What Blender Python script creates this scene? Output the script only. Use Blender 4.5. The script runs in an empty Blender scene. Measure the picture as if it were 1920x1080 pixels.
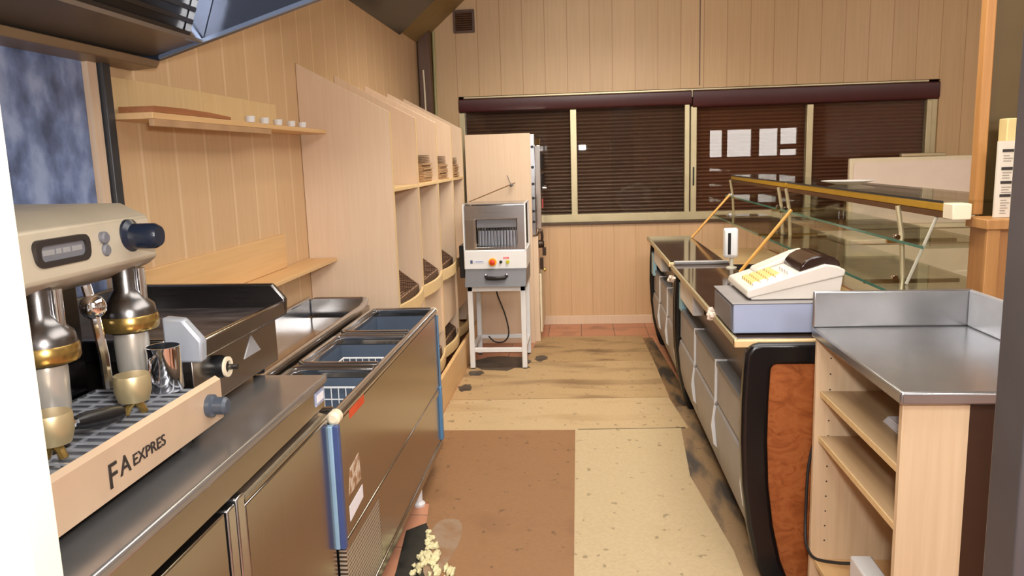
import bpy, bmesh, math, random
from mathutils import Matrix, Vector
random.seed(7)
SC = bpy.context.scene
COL = SC.collection
PI = math.pi

# ------------------------------------------------------------------ materials
def lin(c):
    return tuple(((x/255)/12.92 if x/255 <= .04045 else ((x/255+.055)/1.055)**2.4) for x in c) + (1,)

def nodes(name):
    m = bpy.data.materials.new(name); m.use_nodes = True
    nt = m.node_tree; b = nt.nodes['Principled BSDF']
    return m, nt, b

def N(nt, t, **k):
    n = nt.nodes.new(t)
    for a, v in k.items(): setattr(n, a, v)
    return n

def math_(nt, op, a, b=None):
    n = N(nt, 'ShaderNodeMath', operation=op)
    for i, v in enumerate((a, b)):
        if v is None: continue
        if isinstance(v, (int, float)): n.inputs[i].default_value = v
        else: nt.links.new(v, n.inputs[i])
    return n.outputs[0]

def mixc(nt, fac, a, b):
    n = N(nt, 'ShaderNodeMix', data_type='RGBA')
    for i, v in ((0, fac), (6, a), (7, b)):
        if isinstance(v, (int, float)): n.inputs[i].default_value = v
        elif isinstance(v, tuple): n.inputs[i].default_value = v
        else: nt.links.new(v, n.inputs[i])
    return n.outputs[2]

def noise(nt, scale, stretch=(1, 1, 1), detail=4, coord='Object'):
    tc = N(nt, 'ShaderNodeTexCoord'); mp = N(nt, 'ShaderNodeMapping')
    mp.inputs['Scale'].default_value = stretch
    nt.links.new(tc.outputs[coord], mp.inputs[0])
    n = N(nt, 'ShaderNodeTexNoise'); n.inputs['Scale'].default_value = scale; n.inputs['Detail'].default_value = detail
    nt.links.new(mp.outputs[0], n.inputs['Vector'])
    return n.outputs['Fac']

def ramp(nt, fac, stops):
    r = N(nt, 'ShaderNodeValToRGB'); e = r.color_ramp.elements
    while len(e) < len(stops): e.new(.5)
    for i, (p, c) in enumerate(stops): e[i].position = p; e[i].color = c
    nt.links.new(fac, r.inputs[0]); return r.outputs[0]

def plain(name, c, rough=.5, metal=0, var=.06, spec=.5, vs=9):
    m, nt, b = nodes(name)
    c1 = lin(c); d = tuple(x*(1-var*2) for x in c1[:3]) + (1,)
    nt.links.new(ramp(nt, noise(nt, vs), [(.3, d), (.7, c1)]), b.inputs['Base Color'])
    b.inputs['Roughness'].default_value = rough; b.inputs['Metallic'].default_value = metal
    b.inputs['Specular IOR Level'].default_value = spec
    return m

def wood(name, c, c2, stretch=(30, 30, 1.2), rough=.42, scale=2.2):
    m, nt, b = nodes(name)
    nt.links.new(ramp(nt, noise(nt, scale, stretch, 6), [(.3, lin(c2)), (.68, lin(c))]), b.inputs['Base Color'])
    b.inputs['Roughness'].default_value = rough
    return m

def planks(name, c, c2, groove, axis, sp, off, gw=.012, rough=.4, var=.10, bump=.3):
    m, nt, b = nodes(name)
    tc = N(nt, 'ShaderNodeTexCoord'); sx = N(nt, 'ShaderNodeSeparateXYZ')
    nt.links.new(tc.outputs['Object'], sx.inputs[0])
    v = math_(nt, 'DIVIDE', math_(nt, 'SUBTRACT', sx.outputs['XYZ'.index(axis)], off), sp)
    fr = math_(nt, 'FRACT', v); fl = math_(nt, 'FLOOR', v)
    wn = N(nt, 'ShaderNodeTexWhiteNoise', noise_dimensions='1D'); nt.links.new(fl, wn.inputs['W'])
    g = ramp(nt, noise(nt, 2.0, (26, 26, 1.0), 6), [(.3, lin(c2)), (.7, lin(c))])
    dk = mixc(nt, 1.0, g, (1-var, 1-var*1.1, 1-var*1.3, 1)); dk.node.blend_type = 'MULTIPLY'
    base = mixc(nt, wn.outputs['Value'], g, dk)
    isg = math_(nt, 'LESS_THAN', fr, gw/sp)
    nt.links.new(mixc(nt, isg, base, lin(groove)), b.inputs['Base Color'])
    bp = N(nt, 'ShaderNodeBump'); bp.inputs['Strength'].default_value = bump; bp.inputs['Distance'].default_value = .004
    bp.invert = True
    nt.links.new(isg, bp.inputs['Height']); nt.links.new(bp.outputs[0], b.inputs['Normal'])
    b.inputs['Roughness'].default_value = rough
    return m

def steel(name, c=(205, 200, 192), rough=.27, stretch=(1, 1, 30), bump=.008):
    m, nt, b = nodes(name)
    n = noise(nt, 4, stretch, 3)
    c1 = lin(c); d = tuple(x*.93 for x in c1[:3]) + (1,)
    nt.links.new(ramp(nt, n, [(.3, d), (.7, c1)]), b.inputs['Base Color'])
    b.inputs['Metallic'].default_value = 1
    mr = N(nt, 'ShaderNodeMapRange'); mr.inputs['To Min'].default_value = rough*.9; mr.inputs['To Max'].default_value = rough*1.12
    nt.links.new(n, mr.inputs[0]); nt.links.new(mr.outputs[0], b.inputs['Roughness'])
    bp = N(nt, 'ShaderNodeBump'); bp.inputs['Strength'].default_value = bump; bp.inputs['Distance'].default_value = .01
    nt.links.new(noise(nt, 3, (1, 1, 1), 1), bp.inputs['Height']); nt.links.new(bp.outputs[0], b.inputs['Normal'])
    return m

def glass(name, tint=(225, 235, 228), ior=1.5, boost=1.0):
    m = bpy.data.materials.new(name); m.use_nodes = True; nt = m.node_tree; nt.nodes.clear()
    o = N(nt, 'ShaderNodeOutputMaterial'); t = N(nt, 'ShaderNodeBsdfTransparent'); g = N(nt, 'ShaderNodeBsdfGlossy')
    t.inputs[0].default_value = lin(tint); g.inputs['Roughness'].default_value = .01
    lw = N(nt, 'ShaderNodeLayerWeight'); lw.inputs['Blend'].default_value = .5
    r0 = ((ior-1)/(ior+1))**2
    fr = math_(nt, 'ADD', math_(nt, 'MULTIPLY', math_(nt, 'POWER', lw.outputs['Facing'], 5.0), 1-r0), r0)
    x = N(nt, 'ShaderNodeMixShader')
    nt.links.new(math_(nt, 'MULTIPLY', fr, boost), x.inputs[0])
    nt.links.new(t.outputs[0], x.inputs[1]); nt.links.new(g.outputs[0], x.inputs[2]); nt.links.new(x.outputs[0], o.inputs[0])
    return m

def emit(name, c, s):
    m, nt, b = nodes(name)
    b.inputs['Base Color'].default_value = lin(c); b.inputs['Emission Color'].default_value = lin(c)
    b.inputs['Emission Strength'].default_value = s
    return m

def stained(name, c, dark, cover=.55, scale=2.5, rough=.55, c2=None, stretch=(1, 1, 1), spots=True):
    """floor sheet: fine speckle, broad stains and small dark spots"""
    m, nt, b = nodes(name)
    c2 = c2 or tuple(int(x*.96) for x in c)
    a = ramp(nt, noise(nt, 60, detail=3), [(.35, lin(c2)), (.65, lin(c))])
    st = ramp(nt, noise(nt, scale, stretch, 7), [(cover, (0, 0, 0, 1)), (min(1, cover+.16), (1, 1, 1, 1))])
    k = mixc(nt, st, a, lin(dark))
    if spots:
        s2 = ramp(nt, noise(nt, 17, detail=2), [(.665, (0, 0, 0, 1)), (.70, (1, 1, 1, 1))])
        k = mixc(nt, math_(nt, 'MULTIPLY', s2, .55), k, lin(tuple(int(x*.55) for x in dark)))
    nt.links.new(k, b.inputs['Base Color']); b.inputs['Roughness'].default_value = rough
    return m

MT = dict(
    wall_left=planks('left wall planks', (215, 181, 140), (208, 173, 131), (223, 193, 155), 'Y', .228, 2.53, .016, .38, .05, .4),  # grooves lighter than the planks: bevel highlight put into the colour
    wall_back=planks('back wall planks', (206, 172, 130), (198, 164, 121), (168, 130, 88), 'X', .205, .112, .006, .42, .07),
    wall_low=planks('lower wall planks', (211, 174, 134), (203, 165, 124), (188, 150, 108), 'X', .205, .112, .006, .42, .05),
    wall_plain=plain('beige wall', (206, 196, 184), .6),
    beech=wood('pale beech board', (220, 194, 167), (215, 187, 159)),
    beech_y=wood('beech shelf board', (222, 182, 130), (214, 173, 121), (30, 1.2, 30)),
    beech_pale=wood('pale maple board', (222, 196, 162), (212, 184, 148)),
    beech_edge=wood('beech edge', (226, 196, 146), (218, 186, 134)),
    shelf_dark=wood('taupe shelf board', (190, 160, 124), (178, 148, 112), (30, 1.2, 30)),
    trimwood=wood('orange trim wood', (180, 130, 76), (166, 116, 64)),
    cabwood=wood('brown cabinet wood', (166, 116, 66), (154, 104, 58)),
    darkwood=wood('dark brown wood', (92, 58, 30), (76, 46, 24)),
    olive=plain('olive ceiling paint', (150, 126, 80), .55),
    dark=plain('dark glossy panel', (48, 44, 42), .2, 0, .1),
    partition=plain('dark olive panel', (92, 72, 36), .5),
    steel=steel('brushed steel', (205, 207, 212), .2), steel_top=plain('grey steel top', (168, 168, 170), .24, .8),
    steel_v=steel('warm brushed steel', (176, 170, 164), .2, (60, 60, 1)),
    steel_dark=steel('dark steel', (124, 121, 120), .28),
    steel_brown=steel('fascia steel', (180, 172, 164), .24, (1, 30, 30)),
    chrome=steel('chrome', (244, 245, 250), .1, (1, 1, 1), .0),
    blue_steel=None,
    hood_blue=plain('bluish hood steel', (66, 74, 92), .3, .5),
    hood_brown=steel('brown hood steel', (150, 132, 112), .3),
    pillar=plain('grey steel jamb', (96, 94, 98), .35, .6),
    brass=plain('brass', (190, 158, 92), .25, .9),
    gold=plain('golden profile', (196, 150, 44), .35, .35),
    alu=plain('champagne aluminium', (196, 182, 146), .35, .5),
    maroon=plain('maroon shutter box', (72, 28, 30), .35),
    slat=plain('brown shutter slats', (94, 70, 60), .42),
    slat_red=plain('reddish brown shutter slats', (112, 72, 54), .42),
    black=plain('black plastic', (20, 20, 22), .35),
    blackpad=plain('black padded vinyl', (17, 16, 18), .25),
    knobblue=plain('dark blue black knob', (28, 36, 52), .25),
    rubber=plain('dark rubber', (38, 36, 36), .6),
    white=plain('white enamel', (226, 226, 228), .35, 0, .02),
    whitepaint=plain('white painted jamb', (250, 248, 238), .5, 0, .01),
    cream=plain('cream enamel', (228, 214, 186), .45, 0, .03),
    pinkwhite=plain('pinkish white liner', (232, 214, 200), .5, 0, .02),
    regbeige=plain('register beige plastic', (216, 208, 198), .45, 0, .03),
    reggrey=plain('register drawer grey', (158, 168, 196), .4, 0, .03),
    keyyel=plain('yellowed key', (226, 196, 124), .5),
    grey=plain('grey plastic bin', (150, 146, 146), .4),
    greyd=plain('grey laminate plate', (112, 112, 118), .4),
    bluegrey=plain('blue grey plastic film', (86, 132, 172), .35),
    paleblue=plain('pale blue film', (168, 214, 232), .3),
    interior=plain('freezer blue lining', (84, 96, 114), .4),
    worktop=plain('dark glossy counter top', (72, 56, 46), .08, 0, .12, .6),
    bodybrown=plain('brown laminate panel', (86, 66, 50), .3),
    woodred=None, kraft=plain('kraft paper', (186, 148, 108), .7, 0, .1),
    wicker=None, paper=plain('white paper', (232, 230, 236), .6, 0, .02),
    red=plain('red orange sticker', (214, 78, 40), .5), redbtn=plain('red button', (214, 60, 34), .4),
    yellow=plain('yellow disc', (242, 166, 30), .4), lime=plain('yellow green button', (196, 190, 40), .4),
    ink=plain('black ink', (44, 38, 36), .5), grille=None,
    terracotta=None, foam=plain('yellowish foam', (226, 216, 170), .8, 0, .12),
    bamboo=wood('bamboo stick', (216, 164, 84), (198, 144, 66), (1, 1, 1), .45),
    clear=plain('pale acrylic rod', (210, 206, 188), .25),
    glass=glass('shelf glass', (244, 246, 241), 1.45, .7), glassedge=plain('green glass edge', (58, 112, 96), .15),
    pane=glass('window glass', (246, 244, 240), 1.45, .8),
    olivepipe=plain('pale green pipe', (172, 164, 112), .5),
    daylight=emit('daylight shop window', (255, 250, 244), 16),
    griddle=None, silver=plain('silver sticker', (196, 200, 206), .3, .6),
)
def m_woodred():
    m, nt, b = nodes('red veneer')
    n = noise(nt, 3.0, (3.2, 1, 5), 8); n.node.inputs['Distortion'].default_value = 2.2
    nt.links.new(ramp(nt, n, [(.30, lin((132, 70, 34))), (.48, lin((158, 88, 44))), (.6, lin((170, 100, 54))), (.72, lin((146, 78, 38)))]), b.inputs['Base Color'])
    b.inputs['Roughness'].default_value = .35; return m
def m_wicker():
    m, nt, b = nodes('brown wicker')
    tc = N(nt, 'ShaderNodeTexCoord')
    w = N(nt, 'ShaderNodeTexWave', wave_type='BANDS', bands_direction='Z'); w.inputs['Scale'].default_value = 34; w.inputs['Distortion'].default_value = 4
    nt.links.new(tc.outputs['Object'], w.inputs['Vector'])
    w2 = N(nt, 'ShaderNodeTexWave', wave_type='BANDS', bands_direction='X'); w2.inputs['Scale'].default_value = 26
    nt.links.new(tc.outputs['Object'], w2.inputs['Vector'])
    f = math_(nt, 'MULTIPLY', w.outputs['Fac'], math_(nt, 'ADD', math_(nt, 'MULTIPLY', w2.outputs['Fac'], .6), .4))
    nt.links.new(ramp(nt, f, [(.1, lin((66, 44, 32))), (.7, lin((168, 128, 98)))]), b.inputs['Base Color'])
    bp = N(nt, 'ShaderNodeBump'); bp.inputs['Strength'].default_value = .8; bp.inputs['Distance'].default_value = .006
    nt.links.new(f, bp.inputs['Height']); nt.links.new(bp.outputs[0], b.inputs['Normal'])
    b.inputs['Roughness'].default_value = .7; return m
def m_grille():
    m, nt, b = nodes('perforated grille')
    tc = N(nt, 'ShaderNodeTexCoord'); sx = N(nt, 'ShaderNodeSeparateXYZ'); nt.links.new(tc.outputs['Object'], sx.inputs[0])
    a = math_(nt, 'GREATER_THAN', math_(nt, 'FRACT', math_(nt, 'MULTIPLY', sx.outputs[2], 70)), .5)
    c = math_(nt, 'GREATER_THAN', math_(nt, 'FRACT', math_(nt, 'MULTIPLY', sx.outputs[1], 70)), .35)
    nt.links.new(mixc(nt, math_(nt, 'MULTIPLY', a, c), lin((196, 186, 168)), lin((84, 74, 62))), b.inputs['Base Color'])
    b.inputs['Metallic'].default_value = .5; b.inputs['Roughness'].default_value = .4; return m
def m_terra():
    m, nt, b = nodes('terracotta floor tiles')
    tc = N(nt, 'ShaderNodeTexCoord'); br = N(nt, 'ShaderNodeTexBrick'); br.offset = 0
    br.inputs['Scale'].default_value = 1; br.inputs['Brick Width'].default_value = .3; br.inputs['Row Height'].default_value = .3; br.inputs['Mortar Size'].default_value = .004
    br.inputs['Color1'].default_value = lin((196, 136, 104)); br.inputs['Color2'].default_value = lin((186, 128, 98)); br.inputs['Mortar'].default_value = lin((120, 92, 76))
    nt.links.new(tc.outputs['Object'], br.inputs['Vector'])
    st = ramp(nt, noise(nt, 3, detail=6), [(.55, (0, 0, 0, 1)), (.75, (1, 1, 1, 1))])
    nt.links.new(mixc(nt, math_(nt, 'MULTIPLY', st, .6), br.outputs['Color'], lin((92, 74, 62))), b.inputs['Base Color'])
    b.inputs['Roughness'].default_value = .5; return m
def m_griddle():
    m, nt, b = nodes('burnt griddle plate')
    nt.links.new(ramp(nt, noise(nt, 5, (1, 3, 1), 7), [(.35, lin((44, 38, 38))), (.62, lin((92, 84, 84))), (.75, lin((132, 122, 120)))]), b.inputs['Base Color'])
    b.inputs['Roughness'].default_value = .45; b.inputs['Metallic'].default_value = .3; return m
def m_bluesheet():
    m, nt, b = nodes('bluish steel sheet')
    n = noise(nt, 11, (1, 1, .7), 5)
    nt.links.new(ramp(nt, n, [(.35, lin((84, 98, 130))), (.52, lin((124, 144, 188))), (.66, lin((164, 182, 220)))]), b.inputs['Base Color'])
    b.inputs['Metallic'].default_value = .15; b.inputs['Roughness'].default_value = .38; return m
MT.update(blue_steel=m_bluesheet(), woodred=m_woodred(), wicker=m_wicker(), grille=m_grille(), terracotta=m_terra(), griddle=m_griddle())

# ------------------------------------------------------------------ mesh builder
class M:
    def __init__(s): s.v = []; s.f = []
    def add(s, vs, fs):
        k = len(s.v); s.v += [tuple(p) for p in vs]; s.f += [tuple(i+k for i in f) for f in fs]; return s
    def box(s, x0, x1, y0, y1, z0, z1):
        vs = [(x, y, z) for x in (x0, x1) for y in (y0, y1) for z in (z0, z1)]
        return s.add(vs, [(0, 1, 3, 2), (4, 6, 7, 5), (0, 4, 5, 1), (2, 3, 7, 6), (0, 2, 6, 4), (1, 5, 7, 3)])
    def prism(s, poly, axis, a, b):
        def P(p, t): return {'x': (t, p[0], p[1]), 'y': (p[0], t, p[1]), 'z': (p[0], p[1], t)}[axis]
        n = len(poly); vs = [P(p, a) for p in poly] + [P(p, b) for p in poly]
        return s.add(vs, [tuple(range(n)), tuple(range(2*n-1, n-1, -1))] + [(i, (i+1) % n, n+(i+1) % n, n+i) for i in range(n)])
    def ring(s, poly_o, poly_i, axis, a, b):
        """frame between an outer and an inner outline of equal length"""
        def P(p, t): return {'x': (t, p[0], p[1]), 'y': (p[0], t, p[1]), 'z': (p[0], p[1], t)}[axis]
        n = len(poly_o); vs = [P(p, t) for t in (a, b) for q in (poly_o, poly_i) for p in q]
        fs = []
        for i in range(n):
            j = (i+1) % n
            fs += [(i, j, n+j, n+i), (2*n+i, 3*n+i, 3*n+j, 2*n+j), (i, 2*n+i, 2*n+j, j), (n+i, n+j, 3*n+j, 3*n+i)]
        return s.add(vs, fs)
    def cyl(s, p0, p1, r0, r1=None, n=16):
        r1 = r0 if r1 is None else r1
        return s.lathe(p0, p1, [(r0, 0), (r1, 1)], n)
    def lathe(s, p0, p1, prof, n=20):
        """profile of (radius, fraction along p0-p1)"""
        p0 = Vector(p0); p1 = Vector(p1); d = p1-p0; a = d.normalized()
        u = a.orthogonal().normalized(); w = a.cross(u); vs = []; fs = []
        for r, t in prof:
            for i in range(n):
                q = 2*PI*i/n; vs.append(p0+d*t+u*(r*math.cos(q))+w*(r*math.sin(q)))
        m = len(prof)
        for k in range(m-1):
            for i in range(n):
                j = (i+1) % n; fs.append((k*n+i, k*n+j, (k+1)*n+j, (k+1)*n+i))
        fs += [tuple(range(n-1, -1, -1)), tuple(range((m-1)*n, m*n))]
        return s.add(vs, fs)
    def tube(s, pts, r, n=8):
        pts = [Vector(p) for p in pts]; vs = []; fs = []; u = None
        for i, p in enumerate(pts):
            t = (pts[min(i+1, len(pts)-1)]-pts[max(i-1, 0)]).normalized()
            if u is None: u = t.orthogonal().normalized()
            u = (u-t*u.dot(t)).normalized(); w = t.cross(u)
            for k in range(n):
                q = 2*PI*k/n; vs.append(p+u*(r*math.cos(q))+w*(r*math.sin(q)))
        for i in range(len(pts)-1):
            for k in range(n):
                j = (k+1) % n; fs.append((i*n+k, i*n+j, (i+1)*n+j, (i+1)*n+k))
        fs += [tuple(range(n-1, -1, -1)), tuple(range((len(pts)-1)*n, len(pts)*n))]
        return s.add(vs, fs)
    def ball(s, c, r, n=14, m=8, wob=0):
        r = (r, r, r) if isinstance(r, (int, float)) else r
        vs = [(c[0], c[1], c[2]-r[2])]; fs = []
        for k in range(1, m):
            a = PI*k/m
            for i in range(n):
                q = 2*PI*i/n; g = 1+random.uniform(-wob, wob)
                vs.append((c[0]+r[0]*g*math.sin(a)*math.cos(q), c[1]+r[1]*g*math.sin(a)*math.sin(q), c[2]-r[2]*g*math.cos(a)))
        vs.append((c[0], c[1], c[2]+r[2])); t = len(vs)-1
        for i in range(n):
            j = (i+1) % n; fs.append((0, 1+j, 1+i)); fs.append((t, 1+(m-2)*n+i, 1+(m-2)*n+j))
            for k in range(m-2): fs.append((1+k*n+i, 1+k*n+j, 1+(k+1)*n+j, 1+(k+1)*n+i))
        return s.add(vs, fs)
    def build(s, name, mat, parent=None, bevel=0, seg=2, kind=None, label=None, cat=None, group=None):
        me = bpy.data.meshes.new(name)
        if parent is not None: o0 = origin(parent)
        elif kind == 'structure': o0 = Vector((0, 0, 0))
        else:
            xs, ys, zs = zip(*s.v); o0 = Vector(((min(xs)+max(xs))/2, (min(ys)+max(ys))/2, min(zs)))
        me.from_pydata([tuple(Vector(p)-o0) for p in s.v], [], s.f)
        bm = bmesh.new(); bm.from_mesh(me); bmesh.ops.recalc_face_normals(bm, faces=bm.faces); bm.to_mesh(me); bm.free()
        me.polygons.foreach_set('use_smooth', [True]*len(me.polygons))
        me.set_sharp_from_angle(angle=math.radians(36))
        me.materials.append(mat)
        o = bpy.data.objects.new(name, me); COL.objects.link(o)
        if parent is not None: o.parent = parent
        else: o.location = o0
        if bevel:
            b = o.modifiers.new('bevel', 'BEVEL'); b.width = bevel; b.segments = seg; b.limit_method = 'ANGLE'; b.angle_limit = math.radians(40)
        tag(o, label, cat, group, kind)
        return o

def origin(o):
    v = Vector(o.location)
    while o.parent is not None: o = o.parent; v += Vector(o.location)
    return v
def tag(o, label=None, cat=None, group=None, kind=None):
    for k, v in (('label', label), ('category', cat), ('group', group), ('kind', kind)):
        if v: o[k] = v
    return o
def thing(name, loc, label=None, cat=None, group=None, kind=None):
    o = bpy.data.objects.new(name, None); COL.objects.link(o); o.location = loc; o.empty_display_size = .1
    return tag(o, label, cat, group, kind)
def dup(root, loc, label=None, parent=None):
    c = root.copy(); COL.objects.link(c)
    if parent is None: c.location = loc
    else: c.parent = parent
    if label: c['label'] = label
    for ch in list(root.children): dup(ch, None, None, c)
    return c
B = lambda *a: M().box(*a)
def text(body, size, loc, rx, mat, parent, name='lettering', ext=.001, label=None, sx=1.0):
    cu = bpy.data.curves.new('txt', 'FONT'); cu.body = body; cu.size = size; cu.extrude = ext
    tmp = bpy.data.objects.new('txt', cu); COL.objects.link(tmp)
    bpy.context.view_layer.update()
    me = bpy.data.meshes.new_from_object(tmp.evaluated_get(bpy.context.evaluated_depsgraph_get()))
    bpy.data.objects.remove(tmp)
    me.transform(Matrix.Translation(Vector(loc)-(origin(parent) if parent else Vector((0,0,0)))) @ rx @ Matrix.Diagonal((sx, 1, 1, 1)))
    me.name = name; me.materials.clear(); me.materials.append(mat)
    o = bpy.data.objects.new(name, me); COL.objects.link(o); o.parent = parent
    if label: o['label'] = label
    return o
FACE_X = Matrix(((0, 0, 1, 0), (1, 0, 0, 0), (0, 1, 0, 0), (0, 0, 0, 1)))      # reads along +Y on a face looking to +X
FACE_MY = Matrix(((1, 0, 0, 0), (0, 0, -1, 0), (0, 1, 0, 0), (0, 0, 0, 1)))    # reads along +X on a face looking to -Y
def rrect(x0, x1, y0, y1, r, n=5):
    p = []
    for cx, cy, a0 in ((x1-r, y1-r, 0), (x0+r, y1-r, 90), (x0+r, y0+r, 180), (x1-r, y0+r, 270)):
        for i in range(n+1):
            a = math.radians(a0+90*i/n); p.append((cx+r*math.cos(a), cy+r*math.sin(a)))
    return p
ST = 'structure'
XW, YB = -1.46, 7.40

# ================================================================== THE SETTING
B(-2.2, 5.8, -4.3, 7.8, -.1, 0).build('floor', MT['terracotta'], kind=ST)
B(XW-.12, XW, -4.3, 7.52, 0, 2.72).build('wall_left', MT['wall_left'], kind=ST)
w = M(); x0, x1, z0, z1 = -1.11, 3.20, .985, 2.18
w.box(-1.46, x0, YB, YB+.14, 1.0, 3.9); w.box(x1, 5.6, YB, YB+.14, z0, 3.9); w.box(x0, x1, YB, YB+.14, z1, 3.9)
w.build('wall_back', MT['wall_back'], kind=ST)
B(-1.46, 5.6, YB, YB+.14, 0, z0).build('wall_back_lower', MT['wall_low'], kind=ST)
B(5.6, 5.75, -4.3, 7.54, 0, 3.9).build('wall_right', MT['wall_plain'], kind=ST)
w = M(); ry = -4.0
w.box(-1.6, 2.9, ry-.14, ry, 0, 3.9); w.box(5.2, 5.6, ry-.14, ry, 0, 3.9); w.box(2.9, 5.2, ry-.14, ry, 0, 1.45); w.box(2.9, 5.2, ry-.14, ry, 2.1, 3.9)
w.build('wall_rear', MT['wall_plain'], kind=ST)
SL = .85; xs_ = -.05
zc = 2.665+SL*(xs_-XW)
w = M(); w.prism([(XW-.12, 2.665-.12*SL), (xs_, zc), (5.7, zc), (5.7, zc+.12), (xs_-.05, zc+.12), (XW-.12, 2.8)], 'y', -4.3, 7.5)
w.build('ceiling', MT['olive'], kind=ST)
# baseboard and tile kerb along the back wall
B(-.45, 3.5, YB-.014, YB, 0.0, .085).build('baseboard_back', MT['beech'], kind=ST, bevel=.003)
# seam cover of the back wall
B(1.10, 1.107, YB-.006, YB, 2.2, 3.7).build('trim_1', MT['darkwood'], kind=ST)
B(-1.445, -1.335, YB-.14, YB, 1.6, 2.79).build('trim_2', MT['darkwood'], kind=ST, bevel=.004)
B(1.345, 1.378, 2.80, 2.84, 1.36, 3.4).build('trim_3', MT['trimwood'], kind=ST, bevel=.004)
w = M(); w.box(1.39, 1.95, 2.85, 2.88, 0, 3.5); w.build('wall_partition', MT['partition'], kind=ST)
# door jambs the photograph is taken through
j = M(); j.box(.562, .95, 1.0, 1.08, 0, 2.4); j.build('door_1', MT['pillar'], kind=ST, bevel=.006)
M().lathe((.588, 1.0, 1.505), (.588, .992, 1.505), [(.011, 0), (.011, .6), (.006, 1)]).build('door_screw', MT['chrome'], bpy.data.objects['door_1'])
j = M(); j.box(-1.2, -.575, .65, .74, 0, 2.4); j.build('door_2', MT['whitepaint'], kind=ST, bevel=.004)
B(-.575, -.566, .70, .74, 0, 2.4).build('door_edge', MT['cream'], bpy.data.objects['door_2'])

# window in the back wall: aluminium frame, panes, behind them roller shutters
win = thing('window_1', (1.05, YB+.03, 1.0), kind=ST)
fy0, fy1 = YB+.02, YB+.07
f = M(); f.box(-1.115, 3.20, fy0-.03, fy1, .985, 1.06); f.box(-1.115, 3.20, fy0, fy1, 2.1, 2.18)
f.box(-1.115, -1.06, fy0, fy1, 1.0, 2.18); f.box(3.11, 3.20, fy0, fy1, 1.0, 2.18)
f.build('window_frame', MT['alu'], win, bevel=.004)
B(-1.115, 3.2, YB-.03, YB+.02, .962, .985).build('window_sill', MT['bodybrown'], win, bevel=.003)
for a, b, z in ((-.075, -.015, 2.03), (.975, 1.02, 2.09), (1.03, 1.085, 2.02), (2.065, 2.122, 2.0)):
    B(a, b, fy0-.012, fy1, 1.03, z).build('mullion', MT['alu'], win, bevel=.004)
B(1.05, 1.064, fy0-.02, fy0-.012, 1.30, 1.47).build('sash_pull', MT['black'], win, bevel=.003)
B(3.105, 3.15, fy0-.012, fy1, 1.03, 2.0).build('mullion', MT['alu'], win, bevel=.004)
for a, b in ((-1.06, -.075), (-.015, .975), (1.085, 2.065), (2.122, 3.105)):
    B(a, b, fy0+.02, fy0+.026, 1.05, 2.06).build('pane', MT['pane'], win)
for a, b, mt, lab in ((-1.06, 1.02, 'slat', 'closed dark brown roller shutter behind the left pair of window panes'),
                  (1.03, 3.12, 'slat_red', 'closed reddish brown roller shutter behind the right pair of window panes')):
    prof = []; z = 1.0; k = 0
    while z < 2.1:
        prof += [(YB+.105, z), (YB+.092, z+.008), (YB+.088, z+.017), (YB+.092, z+.026), (YB+.104, z+.0325)]; z += .034
    prof += [(YB+.13, z), (YB+.13, 1.0)]
    M().prism(prof, 'x', a, b).build('roller_shutter', MT[mt], label=lab, cat='roller shutter', group='roller shutters')
for a, b, zb, lab in ((-1.108, 1.035, 2.03, 'long maroon shutter box above the left half of the window'), (1.045, 3.198, 2.005, 'long maroon shutter box above the right half of the window')):
    m = M(); m.prism([(YB-.01, zb+.01), (YB-.02, zb+.03), (YB-.02, 2.15), (YB+.02, 2.165), (YB+.02, zb)], 'x', a, b)
    m.build('shutter_box', MT['maroon'], bevel=.003, label=lab, cat='shutter box', group='maroon shutter boxes')

# shop window in the rear wall (seen mirrored in the back window panes)
w2 = thing('window_2', (4.0, ry, 1.45), kind=ST)
B(2.9, 5.2, ry-.10, ry-.08, 1.45, 2.1).build('pane', MT['daylight'], w2)
f = M()
for a, b in ((2.9, 3.0), (3.35, 3.47), (4.02, 4.2), (4.62, 4.68), (5.05, 5.2)): f.box(a, b, ry-.08, ry-.01, 1.45, 2.1)
f.box(4.68, 5.05, ry-.08, ry-.02, 1.62, 1.74); f.box(2.9, 5.2, ry-.08, ry-.02, 1.45, 1.48)
f.build('window_frame', MT['darkwood'], w2)

# fittings of the setting
v = thing('vent_cover', (-1.03, YB, 2.756), 'small square dark brown vent cover high on the back wall', 'vent')
M().ring(rrect(-1.128, -.932, 2.75, 2.955, .006, 1), rrect(-1.108, -.952, 2.77, 2.935, .004, 1), 'y', YB-.022, YB).build('vent_frame', MT['darkwood'], v)
m = M()
for i in range(8): m.prism([(YB-.018, 2.772+i*.02), (YB-.003, 2.785+i*.02), (YB-.002, 2.783+i*.02), (YB-.017, 2.77+i*.02)], 'x', -1.108, -.952)
m.box(-1.108, -.952, YB-.003, YB, 2.77, 2.935)
m.build('louvre', MT['darkwood'], v)
M().tube([(-1.322, YB-.02, 1.62), (-1.322, YB-.02, 2.2), (-1.318, YB-.02, 2.77)], .013).build('wall_pipe', MT['olivepipe'], label='thin pale green pipe rising up the corner of the back wall', cat='pipe')
M().tube([(-1.395, YB-.155, 2.05), (-1.397, YB-.155, 2.3), (-1.401, YB-.155, 2.42)], .008).build('wall_conduit', MT['cream'], kind=ST)  # thin cream conduit running up the front of the corner board
def slope_z(x): return 2.665+SL*(x-XW)
m = M(); m.prism([(XW+.002, slope_z(XW)-.03), (-.2, slope_z(-.2)-.03), (-.2, slope_z(-.2)-.004), (XW+.002, slope_z(XW)-.004)], 'y', 2.9, 6.6)
m.build('ceiling_panel', MT['dark'], label='large dark glossy panel under the sloping ceiling over the left wall', cat='ceiling panel')

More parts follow.
